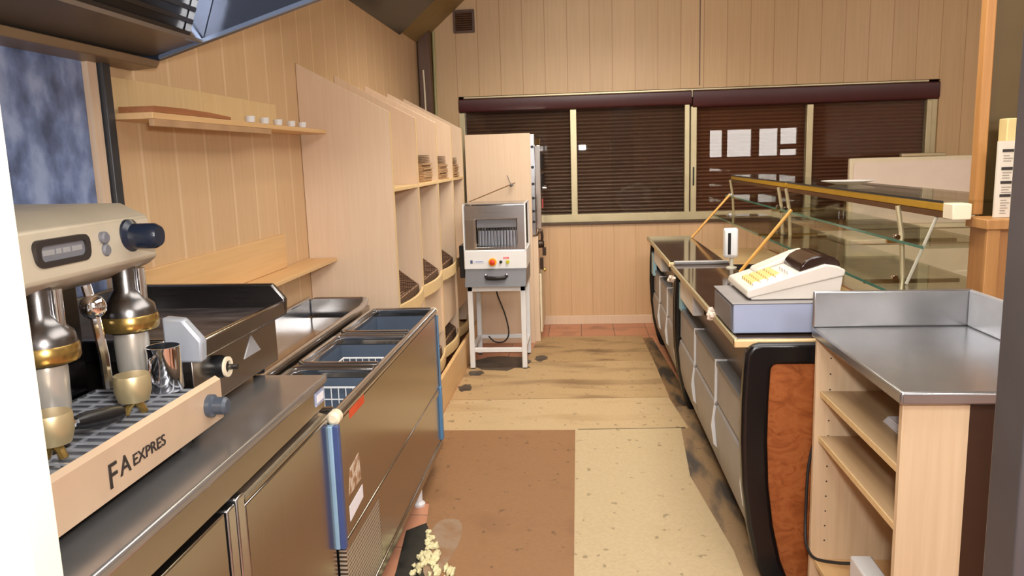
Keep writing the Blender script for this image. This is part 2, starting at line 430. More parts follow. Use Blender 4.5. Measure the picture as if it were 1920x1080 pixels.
# ================================================================== FLOOR SHEETS
def sheet(poly, z, mat, label, name='floor_sheet'):
    return M().prism(poly, 'z', 0.0005, z).build(name, mat, label=label, cat='floor sheet')
sheet([(-.86, 3.42), (-.73, 3.42), (-.70, 3.2), (-.62, 3.0), (-.56, 2.3), (-.045, 2.3), (-.047, 4.418), (-.88, 4.408)], .005,
      stained('brown hardboard', (146, 106, 70), (128, 90, 58), .55, 3), 'brown hardboard sheet on the floor in front of the freezer')
sheet([(-.043, 2.2), (.60, 2.2), (.60, 3.0), (.53, 3.75), (.575, 4.45), (-.046, 4.418)], .006,
      stained('cream board', (192, 170, 134), (180, 156, 118), .6, 2), 'cream coloured sheet on the floor beside the brown one')
tan = sheet([(-.885, 4.409), (-.046, 4.419), (.62, 4.455), (.57, 5.05), (-.885, 5.0)], .004,
      stained('tan sheet', (192, 166, 128), (172, 144, 106), .52, 2.4, stretch=(.6, 2, 1)), 'pale tan sheet across the floor beyond the brown and cream ones')
M().prism([(-.03, 4.421), (.60, 4.451), (.60, 4.458), (-.03, 4.427)], 'z', .0042, .0066).build('dark_edge', MT['rubber'], tan)
sheet([(-.885, 5.01), (.575, 5.06), (.56, 6.0), (-.885, 5.95)], .004,
      stained('worn tan sheet', (180, 150, 110), (126, 98, 68), .5, 2.0, stretch=(.5, 2.2, 1)), 'worn tan sheet with dark streaks crossing the aisle by the bread slicer')
sheet([(-.45, 5.955), (.56, 6.005), (.535, 6.85), (-.38, 6.85)], .004,
      stained('scuffed tan sheet', (174, 142, 100), (108, 82, 56), .5, 2.6, stretch=(.7, 2, 1)), 'scuffed tan sheet with dark patches, furthest along the aisle')
sheet([(.525, 3.76), (.57, 2.6), (.80, 2.6), (.72, 3.8), (.71, 4.86), (.575, 4.86), (.555, 4.3)], .0035,
      stained('dirty plank', (150, 122, 90), (74, 66, 62), .46, 3, stretch=(3, .8, 1)), 'dirty grey stained plank lying along the foot of the near display counter')
sheet([(.55, 4.87), (.71, 4.87), (.62, 6.78), (.50, 6.78), (.525, 5.6)], .0035,
      stained('blackened plank', (128, 98, 66), (48, 42, 38), .42, 3, stretch=(3, .8, 1)), 'blackened plank lying along the foot of the far display counter')
m = M(); m.prism([(-.78, 3.14), (-.70, 3.22), (-.66, 3.05), (-.59, 2.9), (-.575, 2.4), (-.735, 2.4), (-.745, 2.8)], 'z', .0005, .004)
m.build('plastic_bag', stained('torn black plastic', (44, 42, 38), (20, 20, 18), .5, 14, .4), label='torn dark plastic bag flat on the floor at the foot of the freezer', cat='bag')
foam = [(-.665, 3.10, .018, .03), (-.655, 3.03, .02, .036), (-.64, 2.97, .024, .034), (-.625, 2.91, .026, .04), (-.60, 2.86, .022, .036), (-.655, 2.92, .02, .03), (-.635, 2.84, .026, .034), (-.59, 2.79, .024, .04), (-.53, 2.78, .02, .05), (-.66, 2.80, .02, .034)]
m = M()
for x, y, r, q in foam:
    for _ in range(5): m.ball((x+random.uniform(-r, r), y+random.uniform(-q, q), .005+r*.35), (r*random.uniform(.35, .7), q*random.uniform(.35, .7), r*random.uniform(.35, .6)), 9, 5, .3)
m.build('foam_crumbs', MT['foam'], kind='stuff', label='yellowish white foam crumbs scattered over the black bag', cat='debris')
for k, (x, y, a, b, lab) in enumerate(((-.60, 3.02, .07, .26, 'greyish dusty stain on the brown sheet beside the black bag'), (-.83, 5.28, .05, .09, 'dark oily floor stain in front of the bread rack'), (-.62, 5.95, .26, .20, 'large dark floor stain under the bread slicer'), (-.80, 5.66, .06, .07, 'dark floor stain beside the slicer foot'), (-.33, 6.1, .05, .1, 'small dark floor stain to the right of the slicer foot'))):
    pts = []
    for i in range(18):
        q = 2*PI*i/18; g = random.uniform(.75, 1.2) if k else 1+.1*math.sin(3*q); pts.append((x+a*g*math.cos(q), y+b*g*math.sin(q)))
    M().prism(pts, 'z', .0041 if k else .0052, .0046 if k else .0057).build('floor_stain', stained('oil stain', (78, 66, 56), (50, 44, 40), .5, 8, .5) if k else stained('dusty stain', (150, 124, 100), (138, 102, 72), .45, 9, .7), label=lab, cat='stain', group='dark stains on the floor')

# ================================================================== LEFT COUNTER with doors
cx0, cx1, ctop, cy1 = -1.455, -.76, .98, 2.2
t = thing('steel_counter', (-1.1, 1.4, 0), 'long low stainless steel refrigerated counter under the espresso machine', 'counter')
m = M(); m.box(cx0, cx1+.0, .8, cy1, .955, ctop); m.build('worktop', plain('soft worktop steel', (164, 160, 158), .22, .75), t, bevel=.008, seg=3)
B(cx0, cx1-.012, .8, cy1-.005, .885, .955).build('fascia', MT['steel_brown'], t)
B(cx0, cx1-.045, .8, cy1-.008, .10, .885).build('body', MT['steel_dark'], t)
for y in (.9, 2.1):
    for x in (-1.4, -.86): M().cyl((x, y, 0), (x, y, .1), .022).build('leg', MT['chrome'], t)
d = B(cx1-.045, cx1-.004, 1.60, 2.185, .12, .845).build('door', MT['steel_v'], t, bevel=.004)
m = M(); m.prism([(cx1-.045, .85), (cx1-.004, .85), (cx1-.004, .858), (cx1-.03, .866), (cx1-.045, .882)], 'y', 1.60, 2.185); m.build('handle', MT['steel_brown'], d)
B(cx1-.05, cx1-.03, 1.595, 2.19, .845, .885).build('handle_recess', MT['black'], d)
d = B(cx1-.045, cx1-.004, .85, 1.50, .12, .872).build('door', MT['steel_v'], t, bevel=.004)
M().tube([(cx1-.006, 1.36+.055*math.cos(a), .70+.05*math.sin(a)) if 1 else 0 for a in [PI*i/10 for i in range(11)]], .007).build('handle', MT['chrome'], d)
M().cyl((cx1-.006, 1.375, .70), (cx1+.004, 1.375, .70), .018).build('lock', MT['brass'], d)
B(cx1-.045, cx1-.002, 1.51, 1.548, .12, .872).build('door_edge', MT['steel'], t, bevel=.004)
B(cx1-.045, cx1-.002, 1.556, 1.595, .12, .878).build('door_edge', MT['steel'], t, bevel=.004)
l = B(cx1-.012, cx1-.009, 2.115, 2.185, .905, .945).build('maker_plate', MT['reggrey'], t)
B(cx1-.009, cx1-.008, 2.122, 2.178, .914, .936).build('plate_face', MT['paper'], l)

# ================================================================== GRIDDLE
gx0, gx1, gy0, gy1 = -1.42, -.90, 1.73, 2.28
t = thing('griddle', (-1.16, 2.0, ctop), 'countertop griddle with burnt black plate and steel splash rim', 'griddle')
B(gx0, gx1-.03, gy0+.01, gy1-.02, ctop+.03, 1.155).build('body', MT['steel_brown'], t, bevel=.004)
B(gx0+.01, gx1-.02, gy0+.015, gy1-.02, 1.155, 1.175).build('cooking_plate', MT['griddle'], t)
m = M()
m.box(gx1-.02, gx1, gy0, gy1, 1.148, 1.195)
m.build('front_rim', MT['steel_v'], t, bevel=.006)
m = M(); m.prism([(gx0, 1.15), (gx1-.0, 1.15), (gx1+.004, 1.20), (gx1-.035, 1.246), (gx0, 1.25)], 'y', gy1-.02, gy1+.004)
m.prism([(gx0, 1.15), (gx0+.02, 1.15), (gx0+.02, 1.25), (gx0, 1.25)], 'y', gy0, gy1)
m.build('splash_rim', MT['steel_dark'], t, bevel=.005)
m = M(); m.prism([(gx1-.085, 1.145), (gx1+.004, 1.145), (gx1+.008, 1.197), (gx1-.035, 1.25), (gx1-.085, 1.255)], 'y', gy0-.012, gy0+.02)
m.build('splash_end', plain('pale grey steel end', (176, 182, 192), .3, .3), t, bevel=.006)
B(gx0, gx1-.085, gy0-.008, gy0+.01, 1.145, 1.20).build('side_rim', MT['steel_dark'], t, bevel=.004)
k = M().lathe((gx1-.03, 1.85, 1.10), (gx1, 1.85, 1.10), [(.03, 0), (.03, .5), (.026, 1)]).build('knob', MT['black'], t)
M().ring([(1.85+.026*math.cos(2*PI*i/20), 1.10+.026*math.sin(2*PI*i/20)) for i in range(20)], [(1.85+.016*math.cos(2*PI*i/20), 1.10+.016*math.sin(2*PI*i/20)) for i in range(20)], 'x', gx1, gx1+.006).build('dial_ring', MT['cream'], k)
M().cyl((gx1-.0, 1.85, 1.10), (gx1+.03, 1.85, 1.10), .008, .007).build('knob_shaft', MT['steel_dark'], k)
m = M(); m.prism([(2.02, 1.075), (2.13, 1.075), (2.075, 1.13)], 'x', gx1-.031, gx1-.028); m.build('triangle_badge', MT['silver'], t)
for y in (gy0+.05, gy1-.06):
    for x in (gx0+.05, gx1-.08): M().cyl((x, y, ctop), (x, y, ctop+.03), .018).build('foot', MT['rubber'], t)
# steel cup
p = thing('milk_jug', (-.945, 1.645, 1.102), 'shiny steel milk jug standing at the far end of the drip tray', 'jug')
M().lathe((-.945, 1.645, 1.1015), (-.945, 1.645, 1.205), [(.034, 0), (.037, .06), (.037, .9), (.039, 1), (.035, 1), (.033, .1)], 24).build('body', MT['chrome'], p)
M().tube([(-.945, 1.607, 1.19), (-.945, 1.585, 1.185), (-.945, 1.58, 1.16), (-.945, 1.59, 1.135), (-.945, 1.608, 1.128)], .004).build('handle', MT['chrome'], p)

# ================================================================== ESPRESSO MACHINE
e = thing('espresso_machine', (-1.13, 1.25, ctop), 'beige two group espresso machine with black steam knob on the left counter', 'espresso machine')
ex = -.84; ey0, ey1 = .76, 1.69
B(-1.40, ex-.006, ey0, ey1, 1.02, 1.085).build('base', MT['steel_dark'], e, bevel=.004)
m = M(); m.prism([(ex-.006, 1.022), (ex, 1.022), (ex, 1.114), (ex-.012, 1.122), (ex-.014, 1.112), (ex-.006, 1.108)], 'y', ey0, ey1)
fp = m.build('front_panel', plain('beige lacquered metal', (206, 178, 150), .35, .25), e)
text('F', .066, (ex+.001, 1.238, 1.040), FACE_X, MT['ink'], fp, sx=1.0)
text('A', .050, (ex+.001, 1.276, 1.050), FACE_X, MT['ink'], fp, sx=1.0)
text('EXPRES', .032, (ex+.001, 1.316, 1.053), FACE_X, MT['ink'], fp, sx=1.12)
B(-1.14, ex-.012, ey0+.02, ey1-.01, 1.085, 1.094).build('drip_tray', plain('tray metal', (120, 122, 128), .25, .5), e)
m = M()
for i in range(26):
    y = ey0+.05+i*(ey1-ey0-.09)/25; m.box(-1.12, ex-.03, y-.0025, y+.0025, 1.097, 1.101)
for i in range(5): m.box(-1.12+i*.057, -1.116+i*.057, ey0+.04, ey1-.03, 1.094, 1.098)
m.build('tray_grid', plain('tray grid metal', (176, 178, 184), .3, .5), e)
B(-1.40, -1.15, ey0+.02, ey1-.02, 1.085, 1.36).build('back_column', steel('dark column steel', (92, 90, 92), .2), e, bevel=.006)
m = M(); m.prism([(-1.40, 1.36), (-1.06, 1.36), (-1.005, 1.385), (-.985, 1.40), (-1.0, 1.495), (-1.06, 1.525), (-1.40, 1.53)], 'y', ey0, 1.735)
head = m.build('head', plain('beige grey enamel', (196, 184, 162), .4, .2), e, bevel=.006)
m = M(); m.box(-1.38, -1.08, ey0+.02, 1.30, 1.53, 1.56); m.build('cup_rack', MT['dark'], e, bevel=.004)
hx = -.991
def face_pt(z): return -.985-(z-1.40)*.158
m = M()
o = rrect(1.33, 1.49, 1.425, 1.477, .018); i_ = rrect(1.343, 1.477, 1.436, 1.466, .011)
m.ring(o, i_, 'x', -1.005, -.985); bz = m.build('badge_frame', MT['ink'], head)
m = M(); m.prism(i_, 'x', -1.0, -.99); pf = m.build('badge_face', MT['greyd'], bz)
m = M()
for a, b in ((1.352, 1.385), (1.39, 1.405), (1.41, 1.432), (1.437, 1.468)): m.box(-.99, -.9895, a, b, 1.447, 1.457)
m.build('badge_print', MT['silver'], pf)
for z in (1.436, 1.462): M().lathe((-1.0, 1.545, z), (-.984, 1.545, z), [(.013, 0), (.013, .8), (.01, 1)]).build('button', MT['greyd'], head)
M().lathe((-1.0, 1.645, 1.455), (-.925, 1.645, 1.455), [(.038, 0), (.038, .12), (.028, .22), (.028, .85), (.022, 1)], 24).build('steam_knob', MT['knobblue'], e)
M().lathe((ex, 1.625, 1.07), (ex+.045, 1.625, 1.07), [(.026, 0), (.026, .25), (.020, .35), (.020, .85), (.015, 1)], 20).build('drain_knob', plain('grey blue knob', (66, 74, 86), .35), e)
for y in (.9, 1.6):
    for x in (-1.34, -.9): M().lathe((x, y, ctop), (x, y, 1.022), [(.022, 0), (.02, .6), (.016, 1)]).build('foot', MT['rubber'], e)
for gy in (1.375, 1.665):
    c = (-1.03, gy)
    g = M().lathe((c[0], c[1], 1.385), (c[0], c[1], 1.238), [(.026, 0), (.026, .35), (.04, .5), (.056, .6), (.060, .72), (.060, .93), (.05, 1)], 28).build('group_head', MT['steel_dark'], e)
    M().lathe((c[0], c[1], 1.276), (c[0], c[1], 1.242), [(.060, 0), (.0635, .2), (.0635, .8), (.060, 1)], 28).build('group_collar', MT['brass'], g)
    M().cyl((c[0]+.03, c[1]+.012, 1.38), (c[0]+.03, c[1]+.012, 1.285), .0115).build('group_bolt', MT['chrome'], g)
    M().lathe((c[0], c[1], 1.238), (c[0], c[1], 1.13), [(.036, 0), (.038, .1), (.036, .8), (.032, 1)], 24).build('filter_cup', plain('pale steel cup', (214, 206, 194), .25, .6), g)
    M().ball((c[0]+.03, c[1]+.012, 1.283), .014).build('bolt_cap', MT['chrome'], g)
    M().tube([(-1.01, gy-.17, 1.37), (-1.0, gy-.17, 1.32), (-.992, gy-.165, 1.22), (-.99, gy-.165, 1.15)], .010).build('steam_wand', MT['chrome'], e)
    M().ball((-1.0, gy-.17, 1.325), .026).build('wand_joint', MT['chrome'], e)
def portafilter(c, ang, lab, z=1.222, tilt=0.0):
    t = thing('portafilter', (c[0], c[1], z-.1), lab, 'portafilter', 'portafilters of the espresso machine')
    dx, dy = math.cos(ang), math.sin(ang)
    M().lathe((c[0], c[1], z), (c[0], c[1], z-.055), [(.034, 0), (.036, .1), (.036, .6), (.030, 1)], 24).build('basket', MT['cream'] if 0 else plain('brassy basket', (206, 188, 146), .38, .7), t)
    M().tube([(c[0]+dx*.03, c[1]+dy*.03, z-.03), (c[0]+dx*.06, c[1]+dy*.06, z-.04)], .009).build('neck', MT['chrome'], t)
    M().lathe((c[0]+dx*.055, c[1]+dy*.055, z-.038), (c[0]+dx*.18, c[1]+dy*.18, z-.06+tilt), [(.012, 0), (.016, .2), (.018, .7), (.014, 1)], 16).build('handle', MT['black'], t)
    for s in (-1, 1):
        M().tube([(c[0], c[1], z-.055), (c[0]-dy*.012*s, c[1]+dx*.012*s, z-.068), (c[0]-dy*.018*s, c[1]+dx*.018*s, z-.083)], .008).build('spout', MT['brass'], t)
    return t
portafilter((-.925, 1.48), 2.12, 'loose portafilter with black handle lying on the middle of the drip tray', z=1.185)
portafilter((-.930, 1.235), 1.50, 'loose portafilter with brass spouts lying on the drip tray close to the door jamb', z=1.185)

# ================================================================== WALL SHEET, HOOD, SHELVES (left wall)
s = thing('wall_splash_sheet', (-1.455, 1.6, ctop), 'large bluish steel splash sheet on the wall behind the espresso machine', 'splash sheet')
B(XW+.001, XW+.006, .9, 2.255, ctop+.002, 1.93).build('sheet', MT['blue_steel'], s)
B(XW+.001, XW+.02, 2.262, 2.305, ctop+.002, 1.955).build('wood_strip', MT['beech'], s)
B(XW+.001, XW+.035, 2.312, 2.352, ctop+.002, 1.96).build('dark_strip', plain('dark grey strip', (70, 72, 76), .4, .4), s, bevel=.003)

h = thing('extraction_hood', (-1.0, 1.5, 1.93), 'big steel extraction hood with dark slatted filters over the left counter', 'extraction hood')
hy = 2.52
m = M(); m.prism([(XW+.004, 1.925), (-1.35, 1.952), (-.30, 2.265), (-.30, 2.75), (XW+.004, 2.64)], 'y', hy, hy+.02); m.build('end_panel', MT['hood_blue'], h, bevel=.003)
m = M(); m.prism([(-1.352, 1.952), (-.30, 2.265), (-.30, 2.28), (-1.352, 1.964)], 'y', hy-.012, hy); m.build('end_lip', plain('bluish lip', (120, 138, 168), .3, .3), h)
m = M(); m.prism([(XW+.004, 1.92), (-1.365, 1.925), (-1.352, 1.948), (XW+.004, 1.965)], 'y', .4, hy); m.build('grease_gutter', plain('brown gutter steel', (140, 118, 92), .4, .3), h, bevel=.003)
m = M(); m.prism([(XW+.02, 1.966), (-1.37, 1.962), (-1.215, 2.000), (-1.20, 1.994), (-1.198, 2.006), (-1.23, 2.016), (XW+.02, 1.978)], 'y', .4, hy-.01); m.build('back_plate', plain('hood trough steel', (150, 138, 124), .3, .45), h)
fx0, fz0, fx1, fz1 = -1.205, 2.008, -1.02, 2.50
m = M(); m.prism([(fx0-.03, fz0), (fx0-.02, fz0), (fx1-.02, fz1), (fx1-.03, fz1)], 'y', .4, hy-.09); fb = m.build('filter_bank', MT['black'], h)
m = M()
for i in range(14):
    a = i/14; x = fx0+(fx1-fx0)*a; z = fz0+(fz1-fz0)*a
    m.prism([(x-.018, z+.006), (x+.004, z-.002), (x+.008, z+.010), (x-.012, z+.018)], 'y', .4, hy-.09)
m.build('filter_slat', plain('filter slat', (64, 58, 54), .35, .5), fb)
m = M(); m.prism([(fx0-.02, fz0-.01), (fx0+.0, fz0-.01), (fx1+.0, fz1), (fx1-.02, fz1)], 'y', hy-.09, hy-.004); m.build('filter_frame', MT['steel'], h)
m = M(); m.prism([(-.32, 2.26), (-.30, 2.255), (-.30, 2.75), (-.32, 2.75)], 'y', .4, hy); m.build('front_panel', MT['hood_blue'], h)

t = thing('wall_shelf', (-1.39, 3.2, 1.75), 'upper long beech wall shelf with back board on the left wall', 'shelf')
B(XW+.002, -1.31, 2.36, 4.05, 1.755, 1.775).build('board', MT['beech_y'], t, bevel=.002)
B(XW+.002, XW+.02, 2.36, 3.71, 1.776, 1.888).build('back_board', MT['beech_edge'], t, bevel=.002)
B(-1.325, -1.308, 2.36, 3.30, 1.732, 1.7545).build('front_rail', MT['kraft'], t, bevel=.002)
m = M(); m.prism([(2.38, 1.776), (2.92, 1.776), (2.92, 1.786), (2.75, 1.794), (2.55, 1.797), (2.38, 1.795)], 'x', -1.43, -1.312)
m.build('wooden_tray', wood('reddish brown wood', (170, 112, 72), (150, 94, 58), (30, 1.2, 30)), label='reddish brown wooden board lying on the upper wall shelf', cat='board')
cups = [(3.21, 'nearest'), (3.36, 'second'), (3.515, 'middle'), (3.68, 'fourth'), (3.83, 'farthest')]
first = None
for y, q in cups:
    lab = f'small white cup on the upper wall shelf, {q} of the row of five'
    if q == 'middle': lab = 'small white cup on the upper wall shelf, third and middle of the row of five'
    if first is None:
        first = M().lathe((-1.36, y, 1.776), (-1.36, y, 1.806), [(.012, 0), (.018, .2), (.021, 1), (.018, 1), (.012, .25)], 16).build('small_cup', MT['white'], label=lab, cat='cup', group='small white cups on the upper shelf')
    else: dup(first, (-1.36, y, 1.776), lab)
t = thing('wall_shelf', (-1.37, 3.1, 1.08), 'lower beech wall shelf with back board above the steel freezer', 'shelf')
B(XW+.002, -1.30, 2.36, 4.055, 1.085, 1.103).build('board', MT['beech_y'], t, bevel=.002)
B(XW+.002, XW+.018, 2.36, 3.71, 1.104, 1.268).build('back_board', MT['beech_y'], t, bevel=.002)

# ================================================================== FREEZER
fz = .855; fxf = -.738; fy_0, fy_1 = 2.215, 3.88
t = thing('chest_freezer', (-1.1, 3.05, 0), 'long stainless steel chest freezer with three open top hatches and blue edges', 'freezer')
m = M()
m.box(-1.44, fxf-.03, fy_0+.01, fy_1, .09, .60)
m.box(-1.44, -1.10, fy_0+.01, fy_1, .60, .80)
m.box(-1.10, fxf-.03, fy_0+.01, fy_0+.03, .60, .82); m.box(-1.10, fxf-.03, fy_1-.02, fy_1, .60, .82)
m.box(-.79, fxf-.03, fy_0+.01, fy_1, .60, .82)
m.build('body', MT['steel_dark'], t)
B(XW+.002, -1.13, fy_0, fy_1+.02, .80, .806).build('rear_worktop', steel('mirror worktop steel', (214, 200, 180), .12, (1, 1, 1), .02), t)
rim = M()
rim.box(XW+.002, XW+.022, fy_0, 4.0, .80, .893)
rim.tube([(XW+.014, fy_0, .893), (XW+.014, 3.99, .893)], .011, 12)
rim.build('wall_upstand', MT['steel'], t, bevel=.003)
rim = M(); rim.prism(rrect(XW+.022, -1.13, .74, .90, .03), 'y', 3.975, 4.0); rim.build('end_upstand', MT['steel'], t, bevel=.006)
m = M(); m.tube([(-1.135, 3.975, .885), (-1.133, 3.93, .868), (-1.132, 3.85, .86), (-1.132, fy_0, .858)], .017, 12); m.build('worktop_rim', MT['steel'], t)
B(-1.148, -1.116, fy_0, fy_1+.09, .80, .857).build('rim_skirt', MT['steel_brown'], t)
# lid deck with three hatch openings
hat = [(2.26, 2.715), (2.80, 3.235), (3.34, 3.845)]
dx0, dx1 = -1.10, -.765
m = M(); yy = fy_0
for a, b in hat: m.box(dx0, dx1, yy, a, .82, .843); yy = b
m.box(dx0, dx1, yy, fy_1+.005, .82, .843)
for a, b in hat: m.box(dx0, dx0+.055, a, b, .82, .843)
m.build('lid_deck', steel('polished lid steel', (206, 196, 186), .14, (1, 1, 1), .0), t, bevel=.003)
for a, b in hat:
    r = M(); xo0, xo1 = dx0+.03, dx1
    r.tube([(xo1, a-.012, .85), (xo0+.02, a-.012, .85), (xo0, a+.015, .85), (xo0, b-.015, .85), (xo0+.02, b+.008, .85), (xo1, b+.008, .85)], .013, 10)
    hr = r.build('hatch_rim', MT['steel'], t)
    lin_ = M(); lin_.box(dx0+.05, dx0+.056, a, b, .56, .82); lin_.box(dx0+.05, -.79, a, a+.006, .56, .82); lin_.box(dx0+.05, -.79, b-.006, b, .56, .82)
    lin_.box(dx0+.05, -.79, a, b, .60, .606); lin_.build('hatch_lining', MT['interior'], hr)
# wire baskets stand inside
def wire_basket(a, b, lab):
    m = M(); x0, x1 = dx0+.11, -.80; zt = .80; zb = .66
    for z in (zt, zt-.045, zt-.09, zb):
        m.tube([(x0, a, z), (x1, a, z), (x1, b, z), (x0, b, z), (x0, a, z)], .004 if z == zt else .0025, 6)
    n = 7
    for i in range(n+1):
        x = x0+(x1-x0)*i/n
        for y in (a, b): m.tube([(x, y, zb), (x, y, zt)], .0022, 5)
        m.tube([(x, a, zb), (x, b, zb)], .0022, 5)
    for i in range(1, 8):
        y = a+(b-a)*i/8
        for x in (x0, x1): m.tube([(x, y, zb), (x, y, zt)], .0022, 5)
    m.build('wire_basket', MT['white'], label=lab, cat='wire basket', group='white wire baskets in the freezer')
wire_basket(2.30, 2.66, 'white wire basket in the nearest freezer hatch, beside the counter')
wire_basket(2.83, 3.08, 'white wire basket in the middle freezer hatch')
# front
u = B(fxf-.03, fxf-.004, fy_0, fy_1, .44, .82).build('front_panel', MT['steel_v'], t)
m = M(); m.tube([(fxf-.018, fy_0, .836), (fxf-.018, fy_1, .836)], .019, 14); m.build('front_rim', MT['steel'], t)
m = M(); m.lathe((fxf-.018, fy_0-.008, .836), (fxf-.018, fy_0+.03, .836), [(.012, 0), (.0215, .2), (.0215, 1)]); m.build('rim_cap', MT['cream'], t)
m = M(); m.ball((fxf-.018, fy_1, .836), (.021, .012, .021)); m.build('rim_cap', MT['cream'], t)
B(fxf-.03, fxf+.0, fy_0, fy_1, .405, .44).build('middle_band', MT['steel_v'], t, bevel=.004)
B(fxf-.03, fxf-.006, 2.62, fy_1, .15, .405).build('lower_panel', MT['steel_v'], t)
B(fxf-.03, fxf-.006, fy_0, 2.618, .15, .405).build('vent_grille', MT['grille'], t)
B(fxf-.03, fxf+.0, fy_0, fy_1, .115, .15).build('bottom_band', MT['steel_v'], t, bevel=.004)
B(fxf-.048, fxf-.016, fy_0-.026, fy_0-.001, .42, .818).build('edge_film', plain('pale grey blue film', (136, 168, 192), .35), t, bevel=.003)
B(fxf-.016, fxf+.002, fy_0-.024, fy_0-.001, .42, .818).build('edge_strip', plain('dark blue strip', (62, 80, 128), .35), t, bevel=.002)
B(fxf-.022, fxf+.008, fy_1-.03, fy_1+.004, .155, .44).build('edge_film', MT['bluegrey'], t, bevel=.003)
B(fxf-.002, fxf+.004, fy_1-.012, fy_1+.004, .44, .815).build('edge_film', MT['bluegrey'], t)
m = M(); m.prism([(2.33, .795), (2.50, .795), (2.50, .825), (2.33, .823)], 'x', fxf-.0045, fxf-.003); m.build('sticker', MT['red'], t)
def m_lab():
    mm, nt, b = nodes('worn printed label')
    nt.links.new(ramp(nt, noise(nt, 26, (1, 1, 1), 5), [(.42, lin((150, 112, 78))), (.55, lin((206, 188, 168)))]), b.inputs['Base Color']); b.inputs['Roughness'].default_value = .6
    return mm
m = M(); m.prism([(2.27, .56), (2.41, .56), (2.40, .655), (2.30, .64)], 'x', fxf-.0045, fxf-.003); m.build('torn_label', m_lab(), t)
m = M(); m.prism([(2.27, .475), (2.42, .49), (2.42, .535), (2.27, .525)], 'x', fxf-.0045, fxf-.003); m.build('white_label', MT['paper'], t)
for y in (2.4, 3.40):
    for x in (-1.3, -.775): M().lathe((x, y, 0), (x, y, .115), [(.028, 0), (.03, .1), (.018, .2), (.018, 1)], 14).build('leg', MT['white'], t)

# ================================================================== BREAD RACK
t = thing('bread_rack', (-1.2, 5.4, 0), 'tall beech bread rack with sloping dividers along the left wall', 'bread rack')
DY = [4.07, 4.72, 5.39, 6.04, 6.60]; XF = -.978
base = M(); base.box(-.915, -.89, DY[0]+.22, DY[-1], .0, .225); base.box(-.977, -.915, DY[0]+.22, DY[-1], .0, .12); base.build('plinth', MT['beech_y'], t, bevel=.003)
for k, y in enumerate(DY):
    m = M(); m.prism([(XW+.002, .226 if k else .0), (XF, .226 if k else .0), (XF, 1.858), (XW+.002, 2.122)], 'y', y, y+.018)
    d = m.build('divider', MT['beech'], t, bevel=.0015)
    m = M(); m.box(XF, XF+.003, y-.001, y+.019, .23, 1.856); m.build('edge_band', MT['beech_edge'], d)
m = M(); m.box(XW+.002, XW+.012, DY[0]+.018, DY[-1], .226, 1.97); m.build('back_panel', MT['beech'], t)
for k in range(4):
    a, b = DY[k]+.0185, DY[k+1]-.0005
    B(XW+.013, XF+.0, a, b, 1.443, 1.461).build('shelf', MT['beech_edge'], t, bevel=.0015)
    for zz in (.83, .27):
        m = M(); n = 10; po = []; pi = []
        for i in range(n+1):
            s_ = i/n; y = a+(b-a)*s_; bulge = .032*math.sin(PI*s_)
            po.append((XF+.005+bulge, y)); pi.append((XF-.012+bulge, y))
        m.prism(po+pi[::-1], 'z', zz-.075, zz); m.build('bin_lip', MT['beech_edge'], t, bevel=.002)
        m = M(); m.prism([(XF-.02, zz-.10), (XW+.013, zz+.12), (XW+.013, zz+.132), (XF-.02, zz-.088)], 'y', a, b); m.build('bin_floor', MT['beech_y'], t)
    m = M(); m.box(XF-.03, XF-.014, a, b, .40, .74); m.build('front_panel', MT['beech'], t)
def wicker(k, zz, lab):
    a, b = DY[k]+.05, DY[k+1]-.012; th = .012
    x0, x1 = -1.36, XF-.022
    def zl(x): return zz-.086+(XF-.02-x)*(.22/(XF-.02-XW-.013))
    m = M()
    prof = [(x0, zl(x0)+.003), (x1, zl(x1)+.003), (x1, zl(x1)+.10), (x0, zl(x0)+.20)]
    m.prism(prof, 'y', a, a+th); m.prism(prof, 'y', b-th, b)
    m.prism([(x1-th, zl(x1-th)+.003), (x1, zl(x1)+.003), (x1, zl(x1)+.10), (x1-th, zl(x1-th)+.10)], 'y', a+th, b-th)
    m.prism([(x0, zl(x0)+.003), (x0+th, zl(x0+th)+.003), (x0+th, zl(x0+th)+.20), (x0, zl(x0)+.20)], 'y', a+th, b-th)
    m.prism([(x0, zl(x0)+.003), (x1, zl(x1)+.003), (x1, zl(x1)+.013), (x0, zl(x0)+.013)], 'y', a+th, b-th)
    r = m.build('wicker_basket', MT['wicker'], label=lab, cat='wicker basket', group='wicker baskets in the bread rack')
    return r
for k, q in ((0, 'nearest bay'), (1, 'second bay'), (2, 'third bay')): wicker(k, .83, f'brown wicker basket in the upper bin of the {q} of the bread rack')
for k, q in ((1, 'second bay'), (2, 'third bay')): wicker(k, .27, f'brown wicker basket in the lower bin of the {q} of the bread rack')
def bag(k, hgt, lab):
    a, b = DY[k]+.03, DY[k+1]-.02; m = M(); z = 1.4615
    th = thing('paper_bag_stack', (-1.2, (a+b)/2, z), lab, 'paper bags', 'stacks of kraft paper bags')
    n = 12
    for i in range(n):
        h_ = hgt*.62/n; ja = random.uniform(0, .012); jx = random.uniform(-.012, .006)
        m.box(-1.38, XF-.03+jx, a+.30+ja, b-ja, z+i*h_, z+(i+.8)*h_)
    m.build('flat_bags', MT['kraft'], th)
    m = M(); zt = z+hgt*.62
    for i in range(5):
        q = i*.008; nn = 8; top = []; bot = []
        for j in range(nn+1):
            s_ = j/nn; x = -1.36+(XF-.045+1.36)*s_
            zz_ = zt+q*1.3+hgt*.42*(1-s_)**1.3+.010*math.sin(s_*7)
            top.append((x, zz_+.004)); bot.append((x, zz_))
        m.prism(bot+top[::-1], 'y', a+.30, b-.002*i)
    m.build('curled_bags', MT['wicker'] if 0 else plain('darker kraft', (150, 112, 82), .7, 0, .15), th)
bag(1, .20, 'stack of kraft paper bags on the rack shelf, second bay')
